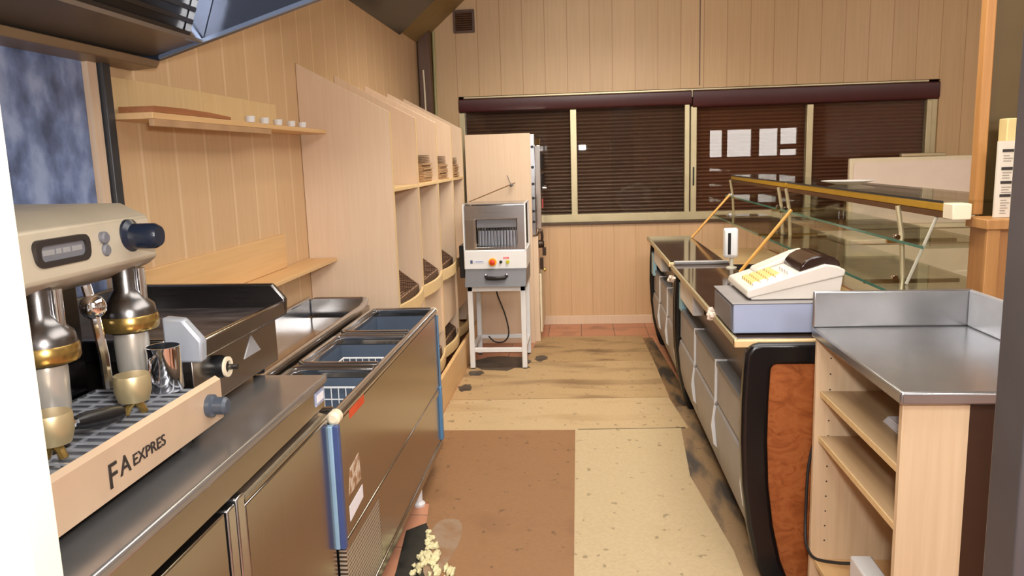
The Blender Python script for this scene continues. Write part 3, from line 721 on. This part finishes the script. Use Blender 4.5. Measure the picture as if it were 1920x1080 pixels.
bag(2, .19, 'stack of kraft paper bags on the rack shelf, third bay')
bag(3, .17, 'stack of kraft paper bags on the rack shelf, farthest bay')

# ================================================================== BREAD SLICER on its stand
sx0, sx1, sy0, sy1 = -.87, -.408, 5.78, 6.28
t = thing('bread_slicer', (-.64, 6.0, 0), 'white and steel bread slicing machine on a white frame stand', 'bread slicer')
for x in (sx0+.012, sx1-.047):
    for y in (sy0, sy1-.04):
        l = B(x, x+.038, y, y+.04, .012, .64).build('leg', MT['white'], t, bevel=.003)
        B(x+.003, x+.035, y+.003, y+.037, .0, .012).build('foot', MT['rubber'], l)
m = M(); m.box(sx0+.012, sx1-.009, sy0, sy0+.04, .61, .65); m.box(sx0+.012, sx1-.009, sy1-.04, sy1, .61, .65)
m.box(sx0+.012, sx0+.05, sy0, sy1, .612, .648); m.box(sx1-.047, sx1-.009, sy0, sy1, .612, .648); m.build('top_frame', MT['white'], t, bevel=.003)
m = M(); m.box(sx0+.05, sx1-.047, sy0+.004, sy0+.034, .135, .168); m.box(sx0+.05, sx1-.047, sy1-.034, sy1-.004, .135, .168)
m.box(sx0+.016, sx0+.046, sy0+.04, sy1-.04, .135, .168); m.box(sx1-.043, sx1-.013, sy0+.04, sy1-.04, .135, .168); m.build('lower_frame', MT['white'], t, bevel=.003)
# crumb drawer
m = M(); m.prism([(sy0-.06, .655), (sy0-.045, .652), (sy0+.01, .755), (sy0+.01, .775), (sy1, .775), (sy1, .652)], 'x', sx0+.0, sx1)
d = m.build('crumb_drawer', MT['greyd'], t, bevel=.002)
def fy(z): return sy0-.045+(z-.655)*.55
m = M(); m.tube([(-.71, fy(.73)-.002, .728), (-.70, fy(.72)-.025, .718), (-.63, fy(.72)-.03, .715), (-.565, fy(.72)-.025, .72), (-.555, fy(.73)-.002, .73)], .014, 10); m.build('handle', MT['black'], d)
m = M()
for x in (-.712, -.553): m.ball((x, fy(.735)-.012, .738), .009)
m.build('handle_screw', MT['chrome'], d)
bd = B(sx0-.008, sx1+.006, sy0+.02, sy1, .776, .922).build('body', MT['white'], t, bevel=.008, seg=3)
yy = sy0+.02
k = M().lathe((-.66, yy, .832), (-.66, yy-.012, .832), [(.031, 0), (.031, .8), (.028, 1)], 24).build('emergency_stop', MT['yellow'], bd)
M().lathe((-.66, yy-.012, .832), (-.66, yy-.032, .832), [(.014, 0), (.02, .3), (.02, .8), (.012, 1)], 20).build('stop_button', MT['redbtn'], k)
M().lathe((-.598, yy, .831), (-.598, yy-.01, .831), [(.012, 0), (.011, 1)]).build('black_button', MT['black'], bd)
M().lathe((-.546, yy, .831), (-.546, yy-.01, .831), [(.015, 0), (.013, 1)]).build('start_button', MT['lime'], bd)
p = B(-.58, -.535, yy-.0015, yy, .854, .868).build('red_tag', plain('pink red tag', (236, 92, 104), .5), bd, bevel=.0)
text('START', .011, (-.578, yy-.002, .857), FACE_MY, MT['paper'], p, ext=.0003)
p = B(-.83, -.812, yy-.0015, yy, .822, .848).build('maker_mark', plain('blue grey mark', (72, 88, 124), .5), bd)
p = B(-.80, -.725, yy-.0015, yy, .825, .845).build('name_plate', plain('pale blue plate', (214, 222, 238), .5), bd)
B(-.79, -.735, yy-.002, yy-.0015, .833, .838).build('plate_print', plain('lilac print', (140, 150, 200), .5), p)
# upper steel housing
yh = sy0+.03
m = M(); m.ring([(sx0+.005, .922), (sx1-.002, .922), (sx1+.0, 1.262), (sx0+.003, 1.258)], [(-.782, .944), (-.468, .944), (-.468, 1.155), (-.782, 1.155)], 'y', yh, yh+.03)
m.build('front_frame', MT['steel'], t, bevel=.003)
m = M(); m.prism([(sy0+.015, .922), (yh+.03, .922), (yh+.03, 1.262), (sy1-.1, 1.262), (sy1-.02, .922), (sy1, .922), (sy1, .95), (sy1-.08, 1.272), (sy0+.02, 1.272)], 'x', sx1-.004, sx1+.006); m.build('side_plate', MT['white'], t)
m = M(); m.prism([(sy0+.015, .922), (sy1, .922), (sy1, .95), (sy1-.08, 1.268), (sy0+.02, 1.268)], 'x', sx0-.006, sx0+.003); m.build('side_plate', MT['white'], t)
B(sx0, sx1, yh+.03, sy1-.08, 1.262, 1.268).build('top_plate', MT['steel'], t)
B(sx0+.01, sx1-.006, sy1-.09, sy1-.08, .93, 1.25).build('rear_plate', MT['dark'], t)
B(-.775, -.475, yh+.02, yh+.06, 1.09, 1.155).build('guard_flap', MT['greyd'], t)
for i in range(26):
    x = -.772+i*.0119
    B(x, x+.003, yh+.04, yh+.052, .946, 1.09).build('blade', MT['chrome'], t)
B(-.775, -.475, yh+.09, yh+.1, .945, 1.06).build('bread_pusher', plain('pale pusher plate', (216, 222, 236), .3, .2), t)
m = M()
for i in range(13): m.tube([(-.765+i*.0238, yh+.03, 1.075), (-.765+i*.0238, yh+.015, 1.063), (-.765+i*.0238, yh+.012, .955), (-.765+i*.0238, yh-.004, .93)], .003, 6)
m.build('guide_rod', MT['black'], t)
B(sx0+.01, sx0+.07, yh-.002, yh, .935, 1.15).build('frame_inset', MT['steel_brown'], t)
B(-.785, -.779, yh-.012, yh, .935, 1.15).build('guide_bar', MT['chrome'], t)
B(-.925, -.88, sy0+.1, sy1-.05, .70, .95).build('motor_cover', MT['black'], t, bevel=.004)
pts = [(-.665, 5.98, .652), (-.655, 6.0, .55), (-.60, 6.02, .38), (-.575, 6.02, .24), (-.60, 6.02, .175), (-.65, 6.02, .155), (-.70, 6.03, .165), (-.74, 6.05, .20)]
def smooth(pts, n=6):
    P = [Vector(p) for p in pts]; out = []
    for i in range(len(P)-1):
        a, b, c, d_ = P[max(i-1, 0)], P[i], P[i+1], P[min(i+2, len(P)-1)]
        for k in range(n):
            s_ = k/n; out.append(.5*((2*b)+(c-a)*s_+(2*a-5*b+4*c-d_)*s_*s_+(3*b-a-3*c+d_)*s_**3))
    return out+[P[-1]]
M().tube(smooth(pts), .006, 8).build('power_cord', MT['rubber'], t, label='black power cord hanging in a loop')

# ================================================================== OVEN CORNER beyond the slicer
t = thing('oven', (-.7, 7.0, 0), 'tall steel oven behind a beech side panel at the far end of the aisle', 'oven')
B(-.958, -.405, 6.64, 6.66, .0, 1.805).build('side_panel', MT['beech'], t, bevel=.0015)
m = M(); m.box(-.955, -.40, 6.638, 6.6395, 1.12, 1.123); m.build('panel_seam', MT['beech_edge'], t)
B(-.96, -.37, 6.67, 7.33, .94, 1.80).build('oven_body', MT['steel'], t, bevel=.008)
m = M(); m.prism([(6.665, 1.0), (6.70, .97), (7.3, .97), (7.3, 1.76), (6.74, 1.76), (6.665, 1.70)], 'x', -.37, -.325)
fr = m.build('oven_front', MT['chrome'], t, bevel=.004)
for z in (1.69, 1.52, 1.38, 1.26, 1.15, 1.06):
    M().lathe((-.39, 6.662, z), (-.39, 6.65, z), [(.012, 0), (.012, .7), (.008, 1)]).build('knob', MT['black'], t)
for z in (1.6, 1.43): B(-.325, -.318, 6.75, 7.25, z-.11, z+.03).build('oven_door', MT['black'], t, bevel=.003)
M().tube([(-.316, 6.8, 1.34), (-.29, 6.8, 1.34), (-.29, 7.2, 1.34), (-.316, 7.2, 1.34)], .008).build('handle', MT['chrome'], t)
B(-.32, -.31, 6.7, 6.74, 1.17, 1.25).build('red_lamp', plain('dark red lamp', (150, 40, 34), .4), t)
cb = B(-.95, -.36, 6.69, 7.3, .0, .93).build('base_cabinet', MT['beech'], t)
dd = B(-.358, -.34, 6.72, 7.28, .08, .60).build('cabinet_door', MT['cream'], t, bevel=.003)
M().lathe((-.34, 6.76, .63), (-.30, 6.76, .63), [(.006, 0), (.006, .4), (.017, .55), (.017, .9), (.01, 1)]).build('door_knob', MT['brass'], t)
m = M(); m.lathe((-.36, 6.73, .86), (-.31, 6.73, .86), [(.035, 0), (.035, .6), (.025, 1)]); m.tube([(-.33, 6.73, .86), (-.325, 6.73, .93), (-.335, 6.73, .99)], .012); m.box(-.325, -.295, 6.70, 6.76, .76, .83); m.box(-.35, -.32, 6.7, 6.75, .64, .74)
m.build('gas_valve', plain('dark bronze valve', (64, 48, 38), .35, .5), t, bevel=.003)
r = thing('wire_rod', (-.6, 6.62, 1.25), 'thin metal rod with a clip leaning over the slicer against the beech panel', 'rod')
M().tube([(-.895, 6.30, 1.262), (-.70, 6.46, 1.335), (-.54, 6.61, 1.395)], .0045, 8).build('rod', plain('dull brown wire', (140, 108, 76), .4, .4), r)
m = M(); m.lathe((-.575, 6.578, 1.372), (-.56, 6.592, 1.382), [(.012, 0), (.012, 1)]); m.tube([(-.57, 6.58, 1.38), (-.585, 6.6, 1.41), (-.605, 6.61, 1.46)], .003, 6); m.build('clip', MT['greyd'], r)

# ================================================================== DISPLAY COUNTERS (right)
def cheek_outline(xr, zt=.918, xt=None):
    pts = [(.665, .0), (.635, .08), (.605, .22), (.585, .38), (.577, .55), (.578, .70), (.583, .82), (.588, .88), (.605, .91), (.635, zt)]
    return pts, ([(xr, zt), (xr, .0)] if xt is None else [(xt, zt), (xt+.01, .80), (xr, .79), (xr, .0)])
def display(name, ya, yb, label, near):
    xr = 1.55
    t = thing('display_counter', (1.05, (ya+yb)/2, 0), label, 'display counter')
    # cheeks: padded black rim round a red veneer panel
    for y0, y1, face in ((ya, ya+.045, 1), (yb-.045, yb, 0)):
        xt = None if (near and face) else (1.2 if near else .93)
        l, r = cheek_outline(xr, .918, xt)
        inn = []
        for i, (x, z) in enumerate(l):
            if i < 7: inn.append((x+.096, max(z, .0)+.0))
            elif i == 7: inn.append((.682, .828))
            elif i == 8: inn.append((.688, .836))
            else: inn.append((.700, .84))
        inn = inn+([(xr-.08, .84), (xr-.08, .0)] if xt is None else [(xt-.06, .84), (xt-.05, .74), (xr-.08, .72), (xr-.08, .0)])
        m = M(); m.ring(l+r, inn, 'y', y0-(.012 if face else 0), y1)
        c = m.build('end_cheek', MT['blackpad'], t, bevel=.016, seg=4)
        m = M(); m.prism(inn, 'y', y0+.004, y1-.004); m.build('cheek_panel', MT['woodred'], c, label='red brown veneer panel' )
    a, b = ya+.046, yb-.046
    # worktop
    m = M(); m.box(.565, .905, a+.0, b, .905, .926); m.build('worktop', MT['worktop'], t, bevel=.003)
    B(.552, .565, a-.02, b, .900, .929).build('worktop_edge', MT['alu'], t, bevel=.003)
    B(.552, .905, a-.03, a, .898, .924).build('end_trim', MT['beech_edge'], t, bevel=.003)
    # body below
    B(.70, 1.50, a, b, .06, .80).build('body', MT['bodybrown'], t)
    B(.655, .70, a, b, .665, .904).build('upper_panel', MT['bodybrown'], t)
    B(.72, 1.48, a, b, .0, .06).build('plinth', MT['black'], t)
    B(1.50, xr, a, b, .06, .80).build('customer_front', MT['woodred'], t)
    B(.906, 1.50, a, b, .801, .815).build('display_deck', plain('tan glossy deck', (206, 168, 118), .12), t)
    B(.906, .915, a, b, .816, .904).build('deck_lip', MT['beech_y'], t, bevel=.002)
    # tilting bins
    n = 3; w_ = (b-a-.02)/n
    for i in range(n):
        p, q = a+.01+i*w_, a+.01+(i+1)*w_-.012
        m = M(); m.prism([(.61, .645), (.70, .645), (.70, .09), (.665, .09), (.635, .16), (.612, .27), (.600, .40), (.606, .455), (.622, .47), (.61, .48)], 'y', p+.011, q)
        d = m.build('bin', MT['grey'], t, bevel=.003)
        B(.605, .665, p+.011, q, .646, .668).build('bin_ledge', MT['greyd'], d, bevel=.002)
        m = M(); m.prism([(.602, .672), (.665, .672), (.665, .60), (.615, .48), (.6, .46), (.602, .50)], 'y', p, p+.010)
        m.prism([(.600, .46), (.612, .45), (.608, .36), (.618, .25), (.600, .27), (.588, .36)], 'y', p, p+.010)
        m.build('bin_side', MT['white'], d, bevel=.002)
    return t
dn = display('display_counter', 2.79, 4.845, 'near display counter with red veneer end panel and black padded rim', True)
df = display('display_counter', 4.885, 6.56, 'far display counter standing against the end of the near one', False)
# under-counter boxes and films
B(.592, .654, 4.13, 4.66, .742, .865).build('under_counter_box', MT['white'], dn, bevel=.006)
B(.592, .654, 5.75, 6.3, .742, .865).build('under_counter_box', MT['white'], df, bevel=.006)
B(.602, .64, 4.70, 4.79, .655, .82).build('film_strip', MT['paleblue'], dn, bevel=.003)
B(.590, .62, 6.35, 6.50, .62, .80).build('film_strip', MT['paleblue'], df, bevel=.003)
# grey bar closing the seam of the two worktops
m = M(); m.tube([(.572, 4.80, .938), (.90, 4.80, .938)], .012, 10); m.build('seam_bar', MT['grey'], dn)
# superstructure: gold top bar, posts, brackets, glass
def superstructure(t, ya, yb, cap):
    xb = 1.265; zb = 1.375
    b = B(xb-.02, xb+.012, ya, yb, zb, zb+.026).build('top_rail', MT['gold'], t, bevel=.003)
    B(xb-.02, xb+.02, ya, yb, zb-.022, zb-.001).build('rail_lip', MT['darkwood'], b)
    B(xb-.02, xb+.30, ya, yb, zb+.028, zb+.036).build('top_glass', MT['glass'], t)
    B(xb-.022, xb-.0205, ya, yb, zb+.028, zb+.036).build('glass_edge', MT['rubber'], t)
    for x0, x1, z in ((1.20, 1.50, 1.243), (1.10, 1.50, 1.083)):
        g = B(x0, x1, ya+.03, yb-.03, z, z+.008).build('glass_shelf', MT['glass'], t)
        B(x0-.0025, x0-.0002, ya+.03, yb-.03, z-.001, z+.009).build('shelf_edge', MT['glassedge'], g)
    m = M(); n = 8; o = []; i_ = []
    for k in range(n+1):
        s_ = k/n; x = 1.545+.05*math.sin(PI*s_*.6)-.02*s_; z = .802+.575*s_
        o.append((x, z)); i_.append((x-.007, z))
    m.prism(o+i_[::-1], 'y', ya+.02, yb-.02); m.build('front_glass', MT['glass'], t)
    if cap: B(xb-.022, xb+.04, ya-.075, ya-.001, zb-.024, zb+.03).build('end_cap', MT['cream'], t, bevel=.004)
    for y in (ya+.12, yb-.02):
        if cap and y < ya+.5: y = 3.16
        p = M().tube([(1.235, y, 1.372), (1.255, y, 1.26), (1.26, y, 1.20), (1.27, y, 1.05), (1.265, y, .83)], .010, 8).build('post', MT['alu'], t)
        M().box(1.20, 1.46, y-.008, y+.008, 1.228, 1.2425).box(1.12, 1.48, y-.008, y+.008, 1.068, 1.0825).build('bracket', MT['brass'], p)
        for z in (1.228, 1.068):
            M().lathe((1.235, y-.016, z+.022), (1.235, y+.016, z+.022), [(.011, 0), (.014, .5), (.011, 1)]).build('clamp', MT['chrome'], p)
superstructure(dn, 2.80, 4.845, True)
superstructure(df, 4.885, 6.60, False)
# sticks
def stick(p, q, r, mat, lab):
    M().cyl(p, q, r, r*.95, 10).build('prop_stick', mat, label=lab, cat='stick', group='prop sticks of the display glass')
stick((.895, 4.44, .928), (1.17, 4.44, 1.272), .0095, MT['bamboo'], 'bamboo stick leaning from the near counter top behind the cash register')
stick((.892, 6.33, .928), (1.19, 6.33, 1.265), .0095, MT['bamboo'], 'bamboo stick leaning on the far counter top')
stick((1.21, 2.98, 1.095), (1.252, 2.86, 1.352), .006, MT['clear'], 'pale clear rod slanting under the golden rail near the wooden end cabinet')
# things on the counters
t = thing('card_terminal', (.87, 4.62, .926), 'white card terminal with a black slot on a small stand on the near counter', 'card terminal')
m = M(); m.prism([(4.59, 1.005), (4.605, .985), (4.655, .99), (4.655, 1.15), (4.64, 1.162), (4.60, 1.16), (4.59, 1.145)], 'x', .838, .915); b = m.build('body', MT['white'], t, bevel=.01, seg=3)
B(.855, .872, 4.586, 4.591, 1.01, 1.135).build('slot', MT['black'], b, bevel=.002)
m = M(); m.lathe((.885, 4.63, .926), (.885, 4.63, .99), [(.032, 0), (.03, .1), (.011, .2), (.011, 1)]); m.build('stand', MT['clear'], t)
def crumple(c, s, n, lab):
    m = M()
    for i in range(n): m.ball((c[0]+random.uniform(-s, s)*.5, c[1]+random.uniform(-s, s)*1.4, c[2]+random.uniform(-s, s)*.5), (s*random.uniform(.35, .6), s*random.uniform(.5, .9), s*random.uniform(.35, .6)), 8, 5, .25)
    m.build('crumpled_tape', MT['pinkwhite'], label=lab, cat='tape', group='crumpled white tape on the counter edges')
crumple((.556, 3.30, .922), .028, 9, 'crumpled pinkish white tape on the near counter edge by the cash drawer')
crumple((.562, 4.87, .83), .028, 7, 'crumpled white tape at the corner between the two display counters')

# cash register and its drawer
t = thing('till_box', (.71, 3.05, .927), 'blue grey till box under the old cash register', 'till')
B(.562, .90, 2.885, 3.28, .9325, 1.042).build('case', MT['reggrey'], t, bevel=.004)
B(.556, .5615, 2.91, 3.26, .94, 1.034).build('drawer_front', MT['greyd'], t, bevel=.002)
B(.556, .90, 2.882, 3.285, 1.0425, 1.0475).build('lid', MT['grey'], t, bevel=.002)
for x in (.575, .87):
    for y in (2.91, 3.25): M().cyl((x, y, .927), (x, y, .9325), .01).build('foot', MT['black'], t)
r = thing('cash_register', (.79, 3.1, 1.048), 'old beige cash register with yellowed keys and a dark display hood', 'cash register')
ra, rb = 2.925, 3.30
m = M(); m.prism([(.635, 1.050), (.955, 1.050), (.965, 1.135), (.632, 1.062)], 'y', ra+.006, rb-.006); m.build('base', MT['regbeige'], r, bevel=.004)
m = M(); m.prism([(.615, 1.066), (.625, 1.056), (.968, 1.136), (.972, 1.158), (.945, 1.172), (.90, 1.180), (.62, 1.088)], 'y', ra, rb); hs = m.build('housing', MT['regbeige'], r, bevel=.006, seg=3)
def top_z(x): return 1.088+(x-.62)*(.092/.28)
kx = [.645+.028*i for i in range(4)]
for i, x in enumerate(kx):
    for j in range(6):
        y = ra+.03+j*.036
        z = top_z(x+.011)
        m = M(); sl = .092/.28
        m.add([(x, y, top_z(x)-.001), (x+.024, y, top_z(x+.024)-.001), (x+.024, y+.026, top_z(x+.024)-.001), (x, y+.026, top_z(x)-.001),
               (x+.002, y+.003, top_z(x)+.011), (x+.021, y+.003, top_z(x+.021)+.011), (x+.021, y+.023, top_z(x+.021)+.011), (x+.002, y+.023, top_z(x)+.011)],
              [(0, 3, 2, 1), (4, 5, 6, 7), (0, 1, 5, 4), (1, 2, 6, 5), (2, 3, 7, 6), (3, 0, 4, 7)])
        m.build('key', MT['white'] if j == 0 else MT['keyyel'], hs)
for j in range(4):
    x = .775+.024*0; y = ra+.03+j*.036
    m = M(); z = top_z(.775); m.box(.772, .79, y, y+.024, z-.004, z+.013); m.build('key', MT['white'], hs)
m = M(); n = 8; prof = []
for k in range(n+1):
    a = PI*k/n; prof.append((.885-.075*math.cos(a), 1.150+.01*k/n*2+.052*math.sin(a)))
m.prism(prof, 'y', ra+.02, ra+.25); m.build('display_hood', plain('dark brown acrylic', (46, 30, 24), .12), r, bevel=.006, seg=3)
m = M(); m.prism([(.70, top_z(.70)), (.88, top_z(.88)), (.93, 1.18), (.90, 1.20), (.86, top_z(.86)+.025), (.71, top_z(.71)+.012)], 'y', ra+.255, rb-.01); m.build('printer_cover', MT['regbeige'], hs, bevel=.006)

# plate on the top glass
M().lathe((1.42, 4.3, 1.412), (1.42, 4.3, 1.43), [(.06, 0), (.07, .1), (.13, .9), (.135, 1), (.12, 1), (.06, .3)], 28).build('white_plate', MT['white'], label='white plate lying on the glass top of the near display counter', cat='plate')

# ================================================================== END CABINET, PRICE BOARD, CARTON
t = thing('end_cabinet', (1.44, 2.7, 0), 'tall orange brown wooden end cabinet at the right end of the display', 'cabinet')
B(1.325, 1.63, 2.66, 2.775, .0, 1.325).build('carcass', MT['cabwood'], t, bevel=.003)
B(1.318, 1.36, 2.645, 2.66, .0, 1.325).build('stile', MT['trimwood'], t, bevel=.002)
B(1.31, 1.66, 2.635, 2.778, 1.325, 1.358).build('top_board', MT['trimwood'], t, bevel=.003)
t = thing('price_board', (1.41, 2.71, 1.36), 'white price list board with black bars standing on the end cabinet', 'sign')
B(1.365, 1.52, 2.705, 2.715, 1.359, 1.607).build('board', plain('off white board', (220, 210, 194), .5, 0, .02), t)
for z in (1.578, 1.520, 1.475, 1.432): B(1.378, 1.412, 2.702, 2.705, z-.006, z+.003).build('heading_bar', MT['ink'], t)
m = M()
for z, n in ((1.56, 3), (1.505, 3), (1.458, 3), (1.415, 6)):
    for i in range(n):
        zz = z-i*.0085; m.box(1.382, 1.382+random.uniform(.016, .03), 2.7035, 2.705, zz-.0012, zz+.0012); m.box(1.43, 1.437, 2.7035, 2.705, zz-.001, zz+.001)
m.build('price_print', plain('grey print', (150, 140, 128), .6), t)
B(1.395, 1.52, 2.72, 2.774, 1.359, 1.68).build('carton', plain('pale yellow carton', (222, 200, 140), .6), bevel=.003, label='pale yellow carton behind the price board on the end cabinet', cat='carton')

# ================================================================== ICE CHEST in the customer area
t = thing('ice_chest', (2.9, 6.7, 0), 'cream chest freezer with its white lid raised open in front of the window', 'freezer')
B(2.05, 3.70, 6.2, 6.92, .04, .86).build('body', MT['cream'], t, bevel=.015, seg=3)
B(2.04, 3.71, 6.19, 6.93, .861, .90).build('rim', MT['cream'], t, bevel=.01)
B(2.08, 3.67, 6.25, 6.87, .0, .04).build('plinth', MT['rubber'], t)
l = B(2.30, 3.66, 6.935, 6.99, .90, 1.512).build('lid', MT['cream'], t, bevel=.012, seg=3)
m = M(); m.prism(rrect(2.33, 3.63, .95, 1.475, .03), 'y', 6.925, 6.934); m.build('lid_liner', MT['pinkwhite'], l)
B(2.72, 3.08, 6.93, 6.98, 1.513, 1.54).build('lid_handle', MT['alu'], l, bevel=.005)

# ================================================================== STEEL TOPPED SHELF CABINET (near right)
kx0, kx1, ky0, ky1 = .805, 1.27, 1.965, 2.66
t = thing('shelf_cabinet', (1.03, 2.3, 0), 'pale maple open shelf cabinet under a steel top at the near right', 'cabinet')
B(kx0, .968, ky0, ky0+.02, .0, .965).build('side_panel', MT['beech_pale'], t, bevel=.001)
B(.969, kx1, ky0+.004, ky0+.02, .0, .965).build('side_shadow_board', plain('jamb shadow brown', (62, 36, 18), .5), t, label='dark board standing in for the door jamb shadow on the side panel')  # flash shadow of the door jamb on the side, added as a dark board
far = B(kx0-.012, kx1, ky1-.02, ky1, .0, .965).build('side_panel', MT['beech_pale'], t, bevel=.001)
B(kx1-.012, kx1, ky0+.021, ky1-.021, .06, .965).build('back_panel', MT['beech_pale'], t)
m = M()
for i in range(13): m.cyl((kx0+.035, ky1-.0205, .24+i*.055), (kx0+.035, ky1-.0195, .24+i*.055), .003, None, 8)
m.build('pin_holes', MT['ink'], far)
for z, mt in ((.785, 'shelf_dark'), (.625, 'shelf_dark'), (.17, 'beech_y')):
    s = B(kx0+.006, kx1-.014, ky0+.021, ky1-.021, z-.018, z).build('shelf', MT[mt], t, bevel=.001)
    B(kx0+.002, kx0+.0058, ky0+.021, ky1-.021, z-.018, z).build('shelf_edge', MT['beech_edge'], s)
bx0, bx1, by0, by1 = .785, 1.30, 1.93, 2.685
top = B(bx0, bx1, by0, by1, .966, 1.0).build('steel_top', MT['steel_top'], t, bevel=.007, seg=3, label='stainless steel top with upstands')
B(bx0, bx1, by1-.014, by1, 1.0, 1.125).build('rear_upstand', MT['steel_top'], top, bevel=.006, seg=3)
B(bx1-.014, bx1, by0+.2, by1-.014, 1.0, 1.125).build('side_upstand', plain('flash lit steel', (214, 216, 222), .25, .55), top, bevel=.006, seg=3)  # side upstand made lighter in colour for the flash reflection on it
m = M()
for i in range(4): m.box(.90+.003*i, 1.10-.004*i, 2.10+.004*i, 2.33-.003*i, .7855+i*.005, .7895+i*.005)
m.build('paper_stack', MT['paper'], label='stack of white papers on the upper shelf of the pale cabinet', cat='papers')
B(.93, 1.06, 2.14, 2.28, .806, .815).build('leaflet', plain('purple and yellow leaflet', (110, 60, 90), .5), label='purple leaflet on top of the white paper stack', cat='leaflet')
t = thing('power_adapter', (.86, 2.3, .17), 'white power adapter box on the bottom shelf of the pale cabinet', 'adapter')
b = B(.835, .90, 2.03, 2.37, .171, .33).build('case', MT['white'], t, bevel=.006)
M().cyl((.86, 2.371, .305), (.86, 2.373, .305), .008).build('plug_hole', MT['ink'], b)
pts = [(.835, 2.725, .93), (.825, 2.715, .88), (.823, 2.715, .632), (.805, 2.715, .52), (.798, 2.715, .45), (.796, 2.715, .31), (.790, 2.69, .24), (.782, 2.64, .215), (.785, 2.56, .215), (.815, 2.45, .26), (.845, 2.372, .30)]
pts_old = [(.90, 2.742, .90), (.862, 2.735, .88), (.842, 2.725, .80), (.835, 2.722, .70), (.815, 2.72, .55), (.80, 2.72, .42), (.798, 2.71, .32), (.79, 2.64, .26), (.79, 2.52, .255), (.815, 2.40, .275), (.845, 2.372, .30)]
M().tube(smooth(pts), .0055, 8).build('cable', MT['rubber'], label='black cable hanging from the counter end down to the white adapter', cat='cable')
# dark brown cupboard behind the door jamb
t = thing('side_cupboard', (1.5, 1.7, 0), 'dark brown cupboard edge between the pale cabinet and the steel door jamb', 'cupboard')
B(1.31, 1.75, 1.5, 2.6, 0, .93).build('body', MT['darkwood'], t, bevel=.004)
B(1.305, 1.76, 1.48, 2.62, .93, .965).build('top', MT['alu'], t, bevel=.004)

# ================================================================== LIGHT AND CAMERA
def area(name, loc, rot, sx, sy, power, col=(1, 1, 1), spread=None):
    l = bpy.data.lights.new(name, 'AREA'); l.shape = 'RECTANGLE'; l.size = sx; l.size_y = sy; l.energy = power; l.color = col
    if spread: l.spread = spread
    o = bpy.data.objects.new(name, l); COL.objects.link(o); o.location = loc; o.rotation_euler = rot
    return o
area('ceiling_light_aisle', (.5, 2.3, 2.78), (0, 0, 0), 1.2, 2.8, 62, (1, .96, .90))
l_ = area('fill_light_back', (.25, 5.1, 2.92), (math.radians(12), 0, 0), 1.6, .8, 44, (1, .93, .82), math.radians(140))  # added fill light above the view, brightens the far floor and low wall
area('fill_light_front', (.8, -1.5, 3.7), (math.radians(48), 0, 0), 2.8, 1.4, 300, (1, .97, .93))  # added frontal fill behind the camera, lifts the shadows
area('fill_light_shop', (3.9, 3.4, 3.0), (math.radians(32), 0, 0), 1.0, 1.6, 30, (1, .93, .82))  # added fill light outside the view, brightens the raised chest lid
area('wall_washer', (-.35, 4.6, 3.2), (0, math.radians(-38), 0), .3, 3.0, 30, (1, .86, .56))
fl = area('camera_flash', (.07, .05, 1.76), (math.radians(86), 0, math.radians(2)), .12, .08, 38, (1, .98, .96))
W = bpy.data.worlds.new('World'); SC.world = W; W.use_nodes = True
W.node_tree.nodes['Background'].inputs[0].default_value = (1, .95, .88, 1); W.node_tree.nodes['Background'].inputs[1].default_value = .3

def nz(a): return Vector(a).normalized()
F_ = 1460.0
def dd_(u, v): return Vector(((u-960)/F_, -(v-540)/F_, -1))
Yc = nz(dd_(1085, 293)); Zc = -nz(dd_(1225, 9100)); Zc = (Zc-Yc*Zc.dot(Yc)).normalized(); Xc = Yc.cross(Zc)
cam = bpy.data.cameras.new('camera'); cam.sensor_width = 36; cam.lens = F_/1920*36; cam.clip_start = .05
co = bpy.data.objects.new('camera', cam); COL.objects.link(co)
R = Matrix((Xc, Yc, Zc))
co.matrix_world = Matrix.Translation((0, 0, 1.6)) @ R.to_4x4()
SC.camera = co
SC.view_settings.view_transform = 'Standard'; SC.view_settings.look = 'None'; SC.view_settings.exposure = -0.05
